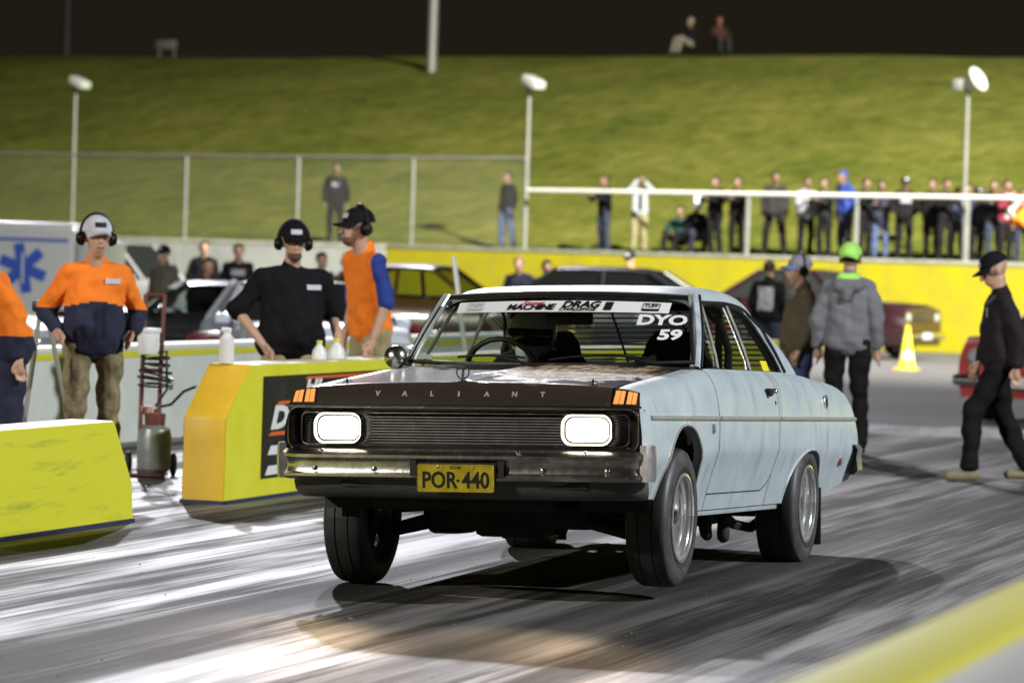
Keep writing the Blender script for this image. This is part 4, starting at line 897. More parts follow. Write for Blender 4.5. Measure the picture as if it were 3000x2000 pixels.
    for sd, sg in (('L', 1), ('R', -1)):
        sh, el, wr = J['sh'+sd], J['el'+sd], J['wr'+sd]
        b.cap(J['chs']+Vector((0, 0, .05)), sh, .06*k, .045*k); b.cap(sh, el, .052*k, .041*k); b.cap(el, wr, .042*k, .028*k)
        d = (wr-el).normalized(); a = Vector((0, -1, 0)) if abs(d.z) > .6 else Vector((-sg, 0, 0)); a = (a-d*a.dot(d)).normalized(); nn = d.cross(a)
        pm = wr+d*.085*k; b.cap(wr+d*.02*k, pm, .030*k, .034*k, 10, .75)
        if near:
            for i, (off, ln) in enumerate(((-.030, .060), (-.010, .072), (.010, .076), (.029, .068))):
                q0 = pm+a*(-off*k); q1 = q0+d*(ln*.55*k)+nn*(-sg*.004*k); q2 = q1+d*(ln*.40*k)+nn*(sg*.016*k)*(-1 if sd == 'L' else -1); b.cap(q0, q1, .0098*k, .0092*k, 8); b.cap(q1, q2, .0092*k, .008*k, 8)
            q0 = wr+d*.035*k+a*.026*k; q1 = q0+d*.035*k+a*.024*k; q2 = q1+d*.03*k; b.cap(q0, q1, .012*k, .011*k, 8); b.cap(q1, q2, .011*k, .009*k, 8)
        else: b.cap(pm, pm+d*.07*k, .032*k, .022*k, 8, .7)
        hp, kn, an = J['hip'+sd], J['kn'+sd], J['an'+sd]
        b.cap(J['pel'], hp, .10*k, .09*k); b.cap(hp, kn, .080*k, .056*k); b.cap(kn+Vector((0, .005, -.06))*k, kn.lerp(an, .4)+Vector((0, .012*k, 0)), .052*k, .056*k); b.cap(kn, an, .052*k, .038*k)
        t_ = Vector((0, -1, 0)); b.cap(an+Vector((0, .03, -.04))*k, an+Vector((0, -.13, -.055))*k, .036*k, .03*k)
    m = remesh(b, voxel*(.62 if near else 1), 2, [sk], 'body'); link(bpy.data.objects.new('body', m), o)
    if near:
        for sg in (1, -1): B().ball(Hm @ Vector((sg*.032, -.086, .022)), (.013, .008, .008)).obj('eye', M_eye, o)
        B().cap(Hm @ Vector((-.020, -.098, -.052)), Hm @ Vector((.020, -.098, -.052)), .0055, .0055, 6).obj('mouth', mat('lips', (.33, .13, .10), .5) if 'lips' not in bpy.data.materials else bpy.data.materials['lips'], o)
    # ---- trousers
    b = B(); tl = C_[legs] if isinstance(legs, str) else legs
    b.cap(J['pel']+Vector((-.055*f, .0, .0))*k, J['pel']+Vector((.055*f, .0, .0))*k, .100*k*f**.5, .100*k*f**.5)
    for sd, sg in (('L', 1), ('R', -1)):
        hp, kn, an = J['hip'+sd], J['kn'+sd], J['an'+sd]
        b.cap(J['pel']+Vector((0, 0, -.02))*k, hp, .098*k, .098*k); b.cap(hp, kn, .100*k*f**.4, .078*k)
        if shorts: b.cap(kn.lerp(hp, .15), kn+(an-kn)*.10, .088*k, .090*k)
        else: b.cap(kn, an+(kn-an)*.06, .076*k, .066*k); b.ball(an+(kn-an)*.08, (.076*k, .080*k, .05*k))
    cm = cloth(tl) if not isinstance(legs, tuple) else cloth(legs, c2=(.30, .25, .15), vs=14)
    link(bpy.data.objects.new('shorts' if shorts else 'trousers', remesh(b, voxel, 2, [cm], 'trousers', .014)), o)
    if not hidden_legs or pose == 'walk':
        for sd in 'LR':
            an = J['an'+sd]; b = B(); b.cap(an+Vector((0, .045, -.035))*k, an+Vector((0, -.15, -.047))*k, .048*k, .040*k, 10); b.cap(an+Vector((0, .02, .03))*k, an+Vector((0, .0, -.03))*k, .052*k, .05*k)
            V = [(v[0], v[1], max(v[2], (an.z-.083*k))) for v in b.V]; b.V = V
            link(bpy.data.objects.new('shoe', remesh(b, max(voxel*.7, .009), 1, [cloth(shoes)], 'shoe')), o)
    # ---- top
    b = B(); tc_ = C_[top] if isinstance(top, str) else top
    for w_, y_, r_ in ((.070, .055, .100), (.08, .0, .118)): b.cap(J['chs']+Vector((-w_*f, .01, y_))*k, J['chs']+Vector((w_*f, .01, y_))*k, r_*k*f**.6, r_*k*f**.6)
    b.cap(J['chs']+Vector((-.06*f, 0, 0))*k, J['pel']+Vector((-.065*f, -.01*f, .03))*k, .125*k*f**.6, .130*k*f**.8); b.cap(J['chs']+Vector((.06*f, 0, 0))*k, J['pel']+Vector((.065*f, -.01*f, .03))*k, .125*k*f**.6, .130*k*f**.8)
    b.cap(J['chs'], J['pel']+Vector((0, -.03*f if f > 1.1 else 0, .05))*k, .125*k*f**.7, .135*k*f**.9)
    b.cap(J['pel']+Vector((-.07*f, 0, -.02))*k, J['pel']+Vector((.07*f, 0, -.02))*k, .128*k*f**.7, .128*k*f**.7)
    yc0 = J['chs'].y; yp0 = J['pel'].y; zc0, zp0 = J['chs'].z, J['pel'].z
    def flat(v):
        t = max(0, min(1, (v[2]-zp0)/max(.05, zc0-zp0))); ya = yp0+(yc0-yp0)*t; return (v[0], ya+(v[1]-ya)*(.88+.08*(1-t)), v[2])
    b.V = [flat(v) for v in b.V]
    for sd, sg in (('L', 1), ('R', -1)):
        sh, el, wr = J['sh'+sd], J['el'+sd], J['wr'+sd]
        b.cap(J['nck']+Vector((0, .01, -.055))*k, sh, .070*k, .068*k); b.cap(sh+Vector((0, 0, -.012))*k, el, .070*k*f**.4, .064*k*f**.3)
        if shirt_len == 'long': b.cap(el, el.lerp(wr, .93), .064*k, .050*k); b.cap(el.lerp(wr, .80), el.lerp(wr, .95), .052*k, .046*k)
        elif shirt_len == 'none': pass
        else: b.cap(el.lerp(sh, .25), el.lerp(sh, .04), .072*k, .078*k)
    b.cap(J['nck']+Vector((0, .01, -.06))*k, J['nck']+Vector((0, .012, .022))*k, .085*k, .066*k)
    mats_ = [cloth(tc_)]
    if split: mats_.append(cloth(C_[split[0]]))
    m = remesh(b, voxel, 3, mats_, 'top', .013)
    if split:
        for p_ in m.polygons:
            c = p_.center
            if split[1](c.x/k, c.y/k, c.z/k): p_.material_index = 1
    tob = link(bpy.data.objects.new('jacket' if shirt_len == 'long' else 'shirt', m), o)
    def on_chest(x, z, back=False):                              # point just proud of the garment
        best = None
        for v in m.vertices:
            if (v.co.x-x)**2+(v.co.z-z)**2 < (.03)**2 and (best is None or (v.co.y > best if back else v.co.y < best)): best = v.co.y
        return best if best is not None else (.13 if back else -.13)
    def patch(nm, x, z, wd, ht, mm, back=False):
        G = [[(x+wd*u, on_chest(x+wd*u, z+ht*v, back)+(.006 if back else -.006), z+ht*v) for u in np.linspace(-.5, .5, 5)] for v in np.linspace(-.5, .5, 4)]
        B().grid(G).obj(nm, mm, tob)
    if logo: patch('printed_logo', logo[0]*k, logo[1]*k, logo[2]*k, logo[3]*k, cloth(C_[logo[4]], .6))
    if print_back: patch('printed_back', 0, print_back[0]*k, print_back[1]*k, print_back[2]*k, cloth(C_['white'], .6, c2=(.12, .12, .14), vs=25), True)
    if open_jacket: patch('shirt_front', 0, 1.20*k, open_jacket[0]*k, open_jacket[1]*k, cloth(C_[open_jacket[2]]))
    if hood is not None:
        bb = B(); bb.cap(J['nck']+Vector((-.05, .045, .005))*k, J['nck']+Vector((.05, .045, .005))*k, .052*k, .052*k); bb.cap(J['nck']+Vector((-.06, .0, .0))*k, J['nck']+Vector((.06, .0, .0))*k, .055*k, .055*k); link(bpy.data.objects.new('hood', remesh(bb, max(voxel*.7, .01), 2, [cloth(C_[hood] if isinstance(hood, str) else hood)], 'hood')), o)
    if hood_bag:
        bb = B(); bb.cap(J['nck']+Vector((-.07, .075, -.055))*k, J['nck']+Vector((.07, .075, -.055))*k, .062*k, .062*k); bb.cap(J['nck']+Vector((0, .09, -.06))*k, J['nck']+Vector((0, .115, -.16))*k, .06*k, .035*k); bb.cap(J['nck']+Vector((-.09, .03, -.03))*k, J['nck']+Vector((.09, .03, -.03))*k, .05*k, .05*k)
        link(bpy.data.objects.new('hood', remesh(bb, max(voxel*.7, .01), 2, [cloth(tc_)], 'hood', .006)), o)
    # ---- head wear
    def shell(rx, ry, rz, z_, t0, t1, yo=.012, back=False):
        G = []
        for t in np.linspace(t0, t1, 9): G.append([Hm @ Vector((rx*cos(t)*cos(a), yo+ry*cos(t)*sin(a), z_+rz*sin(t))) for a in np.linspace(0, 2*pi, 25)[:-1]])
        return B().grid(G, close=True)
    if cap:
        cc = C_[cap] if isinstance(cap, str) else cap; mc = cloth(cc, .8)
        co = shell(.090, .108, .098, .045, 0, pi/2).obj('cap', mc, o)
        sgn = 1 if capback else -1; G = []
        for r_ in np.linspace(0, 1, 5): G.append([Hm @ Vector((.082*sin(a)*(1-.10*r_), .012+sgn*(.100*cos(a)+.078*r_*cos(a)**.6), .052-.020*r_-.022*abs(sin(a))**2*r_)) for a in np.linspace(-1.25, 1.25, 13)])
        G2 = [[p_+H3 @ Vector((0, 0, -.006)) for p_ in r_] for r_ in G]
        B().grid(G).grid(G2).obj('brim', cloth(C_[brim], .8) if brim else mc, co)
        if not capback and not brim: 
            G = [[Hm @ Vector((x_, .012-.1085*sqrt(max(0, 1-(x_/.09)**2)*max(0, 1-((z_-.045)/.098)**2))-.003, z_)) for x_ in np.linspace(-.035, .035, 5)] for z_ in (.068, .082, .098)]; B().grid(G).obj('cap_badge', cloth(C_['white'] if cap != 'white' else C_['charcoal'], .6), co)
    if hair is not None:
        mh = cloth(hair, .7); G = []
        for t in np.linspace(-.55, pi/2, 9):
            row = []
            for a in np.linspace(0, 2*pi, 25)[:-1]:
                fr_c = max(0, -sin(a)); tt = max(t, .30*fr_c+(-.35 if fr_c < .3 else .15)) if fr_c > .05 else t
                row.append(Hm @ Vector((.083*cos(tt)*cos(a), .016+.099*cos(tt)*sin(a), .036+.094*sin(tt))))
            G.append(row)
        B().grid(G, close=True).obj('hair', mh, o)
    if beard:
        B().ball(Hm @ Vector((0, -.052, -.070)), (.046, .047, .036), 12, 8, H3).obj('beard', cloth(beard, .8), o)
    if muffs:
        hb = B().tube([Hm @ Vector((.099*cos(a), .0+.02, .03+.122*sin(a))) for a in np.linspace(-.05, pi+.05, 15)], .010*k, 8).obj('ear_defenders', cloth(C_['charcoal'], .4), o)
        for sg in (1, -1):
            Mc = Hm @ Matrix.Translation((sg*.080, .016, .0)) @ Matrix.Rotation(sg*pi/2, 4, 'Y'); B().lathe([(0, .042), (.028, .040), (.040, .026), (.044, .006), (.040, 0), (0, 0)], Mc, 16).obj('ear_cup', cloth(C_['black'], .4), hb)
    return o
NEAR = .0125; FAR = .024
camo = (.13, .105, .065)
# officials on the start line island
person(262, 440, 'official in orange and navy work jacket, white cap and ear defenders, hands in pockets', H=1.82, face=8, top='orange', legs=camo, pose='pockets', cap='white', muffs=True, voxel=NEAR, fat=1.02, head=(6, 0), hair=None,
       split=('navy', lambda x, y, z: z < 1.185+.03*cos(x*9) if abs(x) < .23 else z < 1.17), logo=(.10, 1.35, .10, .035, 'white'), shoes=(.05, .04, .03), skin=M_skin)
person(838, spx(838, -4.0), 'heavy official in black shirt, black cap and ear defenders behind the sponsor banner', H=1.83, face=14, top='black', legs='khaki', shirt_len='short', shorts=True, cap='black', muffs=True, voxel=NEAR, fat=1.26, head=(-4, 4), hair=None,
       joints=dict(elR=(-.37, .06, 1.16), wrR=(-.22, -.12, .93), elL=(.31, .06, 1.15), wrL=(.33, -.12, .90), shL=(.21, .005, 1.39), shR=(-.21, .005, 1.39)), logo=(.13, 1.33, .11, .035, 'white'), beard=(.13, .08, .06))
person(1072, spx(1072, -4.05), 'official in orange vest over blue sleeves, leaning forward in profile, khaki cargo shorts', H=1.99, face=-62, top='orange', legs='khaki', shirt_len='none', shorts=True, cap='black', muffs=True, voxel=NEAR, fat=.92, lean=9, head=(0, -4), hair=None,
       split=('blue', lambda x, y, z: abs(x) > .205 and z < 1.46), joints=dict(elL=(.235, .02, 1.13), wrL=(.215, -.10, .90), elR=(-.235, .02, 1.13), wrR=(-.2, -.1, .9)), beard=(.16, .085, .055))
person(14, 455, 'worker in orange shirt bending away at the left edge, in navy trousers', H=1.78, face=-70, top='orange', legs='navy', lean=24, cap='blue', voxel=NEAR, fat=1.15, head=(0, 25), hair=None, split=('navy', lambda x, y, z: abs(x) > .1 and z < 1.02))
# people at the right of the track
person(2330, 330, 'man in brown camouflage jacket and grey cap with headset, standing in profile in jeans', H=1.74, face=-72, top=(.10, .085, .06), legs='jeans', cap='ltgrey', brim='ltblue', muffs=True, voxel=NEAR, fat=1.15, hair=None, joints=dict(wrL=(.22, -.06, .92)), split=('brown', lambda x, y, z: sin(x*21+z*9)*sin(z*17-y*13) > .35))
person(2472, 335, 'man in grey hooded sweatshirt and lime green cap seen from behind', H=1.86, face=172, top='grey', legs='black', cap='green', capback=True, voxel=NEAR, fat=1.0, hood='green', hood_bag=True, head=(0, 0), hair=(.05, .035, .02), joints=dict(elL=(.255, .04, 1.13), wrL=(.25, -.02, .90), elR=(-.25, .04, 1.13), wrR=(-.25, -.02, .90)))
person(2918, 376, 'man in black jacket and black cap striding with lowered head at the right edge', H=1.80, face=-78, top=(.022, .018, .022), legs='black', cap='black', pose='walk', voxel=NEAR, fat=1.12, head=(0, 24), hair=None, joints=dict(anR=(-.11, .27, .10), knR=(-.11, .06, .50)), shoes=(.22, .19, .12), logo=(.10, 1.30, .05, .07, 'white'), lean=4, beard=None, skin=M_skin)
person(2243, 205, 'man in black hooded top with pale print on its back beside the maroon sedan', H=1.74, face=160, top='black', legs='dkjeans', voxel=FAR*.8, fat=1.1, print_back=(1.20, .24, .34), hair=(.04, .03, .025))
# people among the parked cars at the left
for px, s, H, face, top, legs, cp, ex, lab in (
        (472, 205, 1.68, -40, (.12, .11, .08), 'dkjeans', 'black', {}, 'spectator in black cap and olive top behind the black sedan'),
        (592, 222, 1.56, 20, 'charcoal', 'dkjeans', None, dict(lean=12), 'person in dark slate sweatshirt bending over the black sedan roof'),
        (590, 170, 1.80, 0, 'black', 'dkjeans', None, {}, 'bareheaded spectator in black standing furthest back behind the black sedan'),
        (690, 190, 1.76, 0, 'black', 'dkjeans', None, dict(logo=(0, 1.30, .22, .10, 'ltgrey')), 'spectator in black hooded top with pale chest print by the grey wall'),
        (932, 205, 1.66, 30, 'black', 'dkjeans', None, {}, 'dark haired spectator in black just right of the heavy official'),
        (1012, 210, 1.68, -60, 'black', 'dkjeans', None, dict(hair=None), 'bald spectator in black behind the orange vested official'),
        (1513, 190, 1.70, -20, 'navy', 'dkjeans', None, dict(hair=(.25, .17, .08)), 'fair haired spectator in navy in front of the yellow wall'),
        (1592, 195, 1.65, 10, 'black', 'dkjeans', None, dict(fat=1.2), 'dark haired spectator in black beside the fair haired one'),
        (1838, 168, 1.84, -30, 'orange', 'dkjeans', 'black', {}, 'official in orange vest and black cap beyond the coupe roof')):
    person(px, s, lab, H=H, face=face, top=top, legs=legs, cap=cp, voxel=FAR*.8, **ex)
# spectators on the bank behind the wall
far = [(980, 475, 'stand', 0, 'black', 'black', dict(logo=(0, 1.30, .17, .10, 'ltgrey')), 'spectator in black hoodie with round chest print alone behind the tall fence'),
       (1483, 500, 'wide', -50, 'black', 'jeans', {}, 'spectator in black jacket and blue jeans beside the pole at the fence end'),
       (1768, 500, 'rail', -55, 'black', 'dkjeans', {}, 'spectator in black leaning on the white rail at its left end'),
       (1870, 510, 'shade', 5, (.34, .36, .40), (.22, .20, .13), dict(open_jacket=(.10, .5, 'charcoal')), 'spectator in pale jacket shading the eyes with both hands'),
       (1985, 585, 'sit', -30, 'teal', 'black', {}, 'person in dark teal sitting on the bank beside the rail'),
       (2040, 590, 'crouch', 10, 'black', 'dkjeans', dict(open_jacket=(.20, .4, 'white')), 'person in white shirt and dark jacket crouching behind the rail'),
       (2092, 512, 'rail', -40, 'black', 'black', {}, 'spectator in black bending onto the rail right of the crouching one'),
       (2156, 500, 'rail', -30, 'black', 'black', {}, 'tall spectator in black standing just left of the first grey rail post'),
       (2266, 500, 'wide', 0, (.025, .022, .025), 'black', {}, 'spectator in black with legs apart just right of the first grey rail post'),
       (2358, 515, 'cross', 25, 'ltgrey', 'black', dict(fat=1.2), 'broad spectator in pale grey sweatshirt behind the rail'),
       (2412, 520, 'rail', -35, 'charcoal', 'black', {}, 'spectator in charcoal standing between the grey and the blue tops'),
       (2473, 495, 'stand', -50, 'blue', 'navy', dict(hood='blue', hair=(.03, .05, .25), lean=8), 'spectator in bright blue hooded top turned sideways'),
       (2530, 515, 'rail', 40, 'black', 'black', {}, 'spectator in black just right of the second grey rail post'),
       (2577, 525, 'cross', 0, (.03, .03, .05), 'jeans', {}, 'spectator in dark top and jeans with folded arms'),
       (2645, 515, 'pockets', 15, 'black', 'black', dict(logo=(0, 1.28, .24, .14, 'ltgrey'), cap='charcoal'), 'spectator in black with pale chest print and cap'),
       (2727, 520, 'hips', -25, 'black', 'black', dict(fat=1.25), 'broad spectator all in black left of the dish light pole'),
       (2832, 535, 'cross', -20, 'ltblue', 'black', {}, 'spectator in light blue shirt behind the dish light pole'),
       (2880, 560, 'shade', 30, (.03, .025, .025), 'black', {}, 'shorter spectator in black right of the dish light pole'),
       (2942, 575, 'rail', 40, 'maroon', 'black', dict(open_jacket=(.2, .5, 'white')), 'spectator in white and maroon bending near the right edge'),
       (2992, 580, 'stand', 10, 'orange', 'navy', {}, 'spectator in orange top at the right edge of the bank'),
       (2766, 528, 'rail', 30, 'black', 'black', {}, 'dark spectator squeezed in right of the broad one in black'),
       (2800, 545, 'cross', -15, 'charcoal', 'dkjeans', dict(fat=1.1), 'spectator in charcoal with folded arms left of the light blue shirt'),
       (2858, 548, 'stand', 35, 'navy', 'black', dict(cap='black'), 'spectator in navy and black cap right behind the dish light pole'),
       (2908, 566, 'rail', -20, 'black', 'dkjeans', dict(fat=1.15), 'stout dark spectator leaning over the rail near the right edge'),
       (2966, 570, 'stand', -30, 'black', 'black', {}, 'dark spectator between the white and maroon one and the orange one')]
for px, yt, pose, face, top, legs, ex, lab in far:
    nn = .85 if pose != 'rail' else .62; t = tpx(px, nn); s = sW(t, nn); z0 = hz(nn, t); q = W(t, nn, z0)
    rel = q-CAM; rel = (q-CAM); py0 = 1000-FPX*rel.dot(U_)/rel.dot(F_); H = (py0-yt)/s
    if pose in ('sit', 'crouch', 'rail'): H = 1.74
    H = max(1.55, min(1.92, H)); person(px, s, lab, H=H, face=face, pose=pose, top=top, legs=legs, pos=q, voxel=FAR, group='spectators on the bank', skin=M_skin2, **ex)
for px, face, top, legs, hr, lab in ((2010, -55, 'black', (.10, .10, .12), (.25, .22, .18), 'seated onlooker with pale trousers on the dark crest of the bank'), (2105, 20, (.05, .02, .02), 'charcoal', (.25, .05, .04), 'seated onlooker with reddish hat on the dark crest of the bank')):  # pale trousers coloured darker to imitate the dim crest light
    lo = tpx(px, 25.5); q = W(lo, 25.5, hz(25.5, lo)+.03); rel = q-CAM; pxx = 1500+FPX*rel.dot(R_)/rel.dot(F_); q = W(lo+(px-pxx)/sW(lo, 25.5), 25.5, hz(25.5, lo)+.03)
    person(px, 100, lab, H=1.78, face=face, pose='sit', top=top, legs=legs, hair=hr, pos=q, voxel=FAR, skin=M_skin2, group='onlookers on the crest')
# driver of the coupe: helmet, suit, seated
def driver():
    o = empty('person', (0, 0, 0), 0, 'driver in white full-face helmet with dark visor at the wheel of the coupe', 'person')
    T = MBODY; b = B(); q = lambda x, y, z: T @ Vector((x, y, z))
    b.cap(q(-.36, 1.72, .80), q(-.36, 1.70, 1.05), .17, .16); b.cap(q(-.50, 1.70, 1.10), q(-.22, 1.70, 1.10), .10, .10); b.cap(q(-.36, 1.68, 1.10), q(-.36, 1.62, 1.25), .08, .07)
    for sg in (1, -1):
        b.cap(q(-.36+sg*.20, 1.68, 1.10), q(-.36+sg*.27, 1.45, .92), .065, .055); b.cap(q(-.36+sg*.27, 1.45, .92), q(-.36+sg*.17, 1.10, 1.06), .052, .036); b.cap(q(-.36+sg*.17, 1.08, 1.06), q(-.36+sg*.16, 1.03, 1.10), .038, .03)
        b.cap(q(-.36+sg*.10, 1.70, .74), q(-.36+sg*.14, 1.25, .80), .095, .075); b.cap(q(-.36+sg*.14, 1.25, .80), q(-.36+sg*.13, .85, .55), .07, .05)
    link(bpy.data.objects.new('body', remesh(b, .014, 2, [cloth(C_['charcoal'])], 'body')), o)
    c = q(-.36, 1.58, 1.285); b = B(); b.ball(c, (.128, .152, .140), 20, 14); b.cap(c+Vector((0, -.05, -.06)), c+Vector((0, -.075, -.095)), .088, .072, 14)
    he = link(bpy.data.objects.new('helmet', remesh(b, .008, 4, [mat('white_helmet_shell', (.80, .81, .78), .25, coat=.4)], 'helmet')), o)
    G = [[c+Vector((.134*cos(t)*sin(a), -.160*cos(t)*cos(a)-.006, .142*sin(t)-.008)) for a in np.linspace(-1.25, 1.25, 15)] for t in np.linspace(-.42, .22, 6)]; B().grid(G).obj('visor', mat('dark_visor', (.01, .01, .012), .08), he)
driver()
# ================================================================== parked cars
M_cglass = mat('dark_car_glass', (.02, .022, .022), .06, coat=.5); M_hub = mat('hub_metal', (.5, .5, .5), .25, .9)
M_lampc = mat('lamp_glass_clear', (.36, .37, .39), .12, .3)
def parked(label, pos, heading, col, L=4.5, Wd=1.75, H=1.38, belt=.86, hoodz=.92, cab=(1.25, 1.75, 3.05, 3.75), roofcol=None, front=.85, rear=3.55, wheel_r=.31, lamp='round', rough=.25, name='parked_car', tail=None, banner=False, plate=True, stripe=None, chrome_b=True, ws_tint=None):
    """heading 0: nose towards -y. cab = y of windscreen base, roof front, roof rear, rear window base (from the nose)."""
    o = empty(name, pos, heading, label, 'car'); mp = mat('car_paint', col, rough, coat=.6, var=.05, vscale=4); mr = mat('roof_paint', roofcol, rough, coat=.5) if roofcol else mp
    hw = Wd/2; tz = tail or hoodz; ws0, rf, rr_, rb = cab
    def top(y): return smooth_interp(y, [(0, hoodz-.10), (.12, hoodz-.03), (ws0, belt+.04), (rb, belt+.05), (L-.15, tz-.03), (L, tz-.14)])
    def wid(y): return hw*smooth_interp(y, [(0, .90), (.25, .96), (1.2, 1), (L-1, 1), (L-.2, .95), (L, .88)])
    def zb(y):
        z = .26
        for yc in (front, rear):
            t = (y-yc)/(wheel_r+.07)
            if abs(t) < 1: z = max(z, .20+(wheel_r+.17)*sqrt(1-t*t))
        return z
    ys = sorted(set([round(float(v), 3) for v in np.linspace(0, L, 26)]+[round(yc+(wheel_r+.07)*cos(pi*i/12), 3) for yc in (front, rear) for i in range(13)]))
    b = B()
    for sg in (1, -1):
        G = []
        for y in ys:
            z0, z1, w_ = zb(y), top(y), wid(y); row = [(sg*(w_-.05), y, z0)]
            for t in (0, .2, .4, .55, .7, .82, .92, 1): row.append((sg*(w_*(1-.05*(1-min(1, t*2.2))**2-.09*max(0, (t-.55)/.45)**2)), y, z0+(z1-z0)*t))
            row += [(sg*w_*.6, y, z1+.025), (0, y, z1+.035)]; G.append(row)
        b.grid(G)
        for G_ in (G[0], G[-1]): b.add(G_+[(0, G_[0][1], G_[0][2])], [tuple(range(len(G_)+1))])
    b.obj('body', mp, o, angle=45)
    w0 = wid(ws0)*.90; w1 = w0*.80; H0 = H
    G = [[(w1*u, y, H0-.05*abs(u)**3-e) for u in (-1, -.85, -.5, 0, .5, .85, 1)] for y, e in ((rf, .02), (rf+.15, .004), ((rf+rr_)/2, 0), (rr_-.15, .008), (rr_, .03))]
    b = B().grid(G); b.grid([[(p_[0], p_[1], p_[2]-.04) for p_ in r_] for r_ in G]); b.obj('roof', mr, o, angle=60)
    zr = H0-.05; zbelt = belt+.03
    def pill(y0, y1, r): 
        for sg in (1, -1): B().tube([(sg*w0, y0, zbelt), (sg*(w1-.01), y1, zr-.02)], r, 8).obj('pillar', mp, o)
    pill(ws0+.02, rf, .035); pill(rb-.02, rr_, .055); ym = (rf+rr_)/2+.02; pill(ym, ym, .035)
    M_ws = ws_tint or M_cglass
    B().grid([[(u*(w0-.03+(w1-w0)*t), ws0+(rf-ws0)*t-.02*(1-u*u), zbelt+(zr+.02-zbelt)*t) for u in np.linspace(-1, 1, 7)] for t in (0, .5, 1)]).obj('windscreen', M_ws, o)
    B().grid([[(u*(w0-.03+(w1-w0)*t), rb+(rr_-rb)*t, zbelt+(zr+.01-zbelt)*t) for u in np.linspace(-1, 1, 7)] for t in (0, .5, 1)]).obj('rear_window', M_ws, o)
    for sg in (1, -1):
        for a0, a1, c0, c1 in ((ws0+.06, rf+.04, ym-.04, ym-.04), (ym+.04, ym+.04, rb-.12, rr_-.02)):
            B().grid([[(sg*(w0-.008+(w1-w0)*t), (a0+(a1-a0)*t)+((c0+(c1-c0)*t)-(a0+(a1-a0)*t))*u, zbelt+(zr-.03-zbelt)*t) for u in (0, .5, 1)] for t in (0, .5, 1)]).obj('side_window', M_ws, o)
        for yc in (front, rear):
            M = basis((sg*(hw-.10), yc, wheel_r), (0, sg, 0), (0, 0, 1)); R = wheel_r
            wl = B().lathe([(R*.62, -.1), (R*.9, -.1), (R, -.07), (R, .07), (R*.9, .095), (R*.66, .10), (R*.62, .06)], M, 24).obj('wheel', M_rub, o); B().lathe([(0, .06), (R*.2, .075), (R*.3, .04), (R*.58, .03), (R*.63, .085)], M, 20).obj('rim', M_hub, wl)
        if lamp == 'round': hl = B().lathe([(0, .05), (.06, .045), (.09, .02), (.105, 0), (.11, -.04)], basis((sg*(hw-.27), .02, hoodz-.24), (1, 0, 0), (0, 0, 1)), 18).obj('headlight', M_lampc, o)
        else: hl = B().rbox((sg*(hw-.28), -.01, hoodz-.24), (.38, .10, .15), .03).obj('headlight', M_lampc, o)
        B().rbox((sg*(hw-.28), L+.005, tz-.28), (.34, .06, .14), .02).obj('tail_light', mat('tail_red', (.35, .02, .02), .3) if 'tail_red' not in bpy.data.materials else bpy.data.materials['tail_red'], o)
        B().rbox((sg*(hw+.05), ws0+.18, belt+.07), (.16, .09, .11), .03).obj('door_mirror', mp, o)
    B().rbox((0, .012, hoodz-.24), (2*hw-.95, .06, .17), .02).obj('grille', M_gun, o)
    mb = M_chrome if chrome_b else mp
    for yy, nm in ((-.03, 'front_bumper'), (L+.03, 'rear_bumper')): B().rbox((0, yy, .45), (Wd*.95, .14, .13), .04).obj(nm, mb, o)
    if plate: B().rbox((0, -.11, .44), (.37, .012, .12), .004).obj('number_plate', M_sign, o)
    if banner: B().grid([[(u*(w1+.02+(w0-w1)*.2*(1-t)), ws0+(rf-ws0)*(.74+.2*t)-.03, zbelt+(zr+.02-zbelt)*(.74+.2*t)+.012) for u in (-.92, 0, .92)] for t in (0, 1)]).obj('windscreen_banner', M_white, o)
    if stripe:
        for sg in (1, -1): B().box((sg*(hw+.004), L*.45, belt-.22), (.012, L*.5, .10)).obj('side_stripe', stripe, o, smooth=False)
    return o
yaw = lambda px: -math.atan2(px-1500, FPX)+(-PAN)*-1          # rotation that turns a nose towards the camera for column px
def cpos(px, s, back=0.): q = foot(px, s); return Vector((q.x, q.y, 0))
# black sedan staged in the far lane, seen three-quarter from the front with a white screen banner
parked('low black sedan with white windscreen banner staged behind the white lane wall', cpos(120, 230), radians(-64), (.012, .012, .013), L=4.3, Wd=1.70, H=1.23, belt=.78, hoodz=.82, cab=(1.25, 1.8, 2.75, 3.3), banner=True, lamp='round', name='sedan', ws_tint=glassmat('clear_car_glass', (.55, .60, .58)))
parked('silver grey wagon with bright roof behind the group at left', cpos(640, 165), radians(84), (.40, .41, .42), L=4.6, H=1.70, belt=1.02, hoodz=1.05, cab=(1.1, 1.7, 4.0, 4.4), tail=1.1, lamp='box', name='station_wagon')
parked('gold and brown coupe parked before the yellow wall', cpos(1700, 215), radians(93), (.10, .055, .012), L=4.5, H=1.52, belt=1.0, hoodz=1.0, cab=(1.35, 1.95, 2.9, 3.85), roofcol=(.42, .30, .11), name='coupe', ws_tint=glassmat('clear_car_glass', (.55, .60, .58)))
parked('low red car with chrome trim beyond the orange vested official', cpos(1250, 262), radians(172), (.30, .012, .02), L=4.3, H=.98, belt=.70, hoodz=.78, cab=(1.5, 2.0, 2.5, 2.9), name='sports_car')
parked('dark grey hatchback whose pale roof shows above the coupe', cpos(1300, 195), radians(-86), (.035, .035, .045), L=4.2, H=1.56, belt=1.0, hoodz=1.0, cab=(1.1, 1.8, 3.2, 4.0), lamp='box', name='hatchback')
parked('dark maroon sedan with its nose beside the traffic cone', cpos(2700, 158), radians(75), (.022, .006, .009), L=4.6, H=1.62, belt=1.0, hoodz=1.02, cab=(1.35, 1.95, 3.1, 3.9), name='sedan')
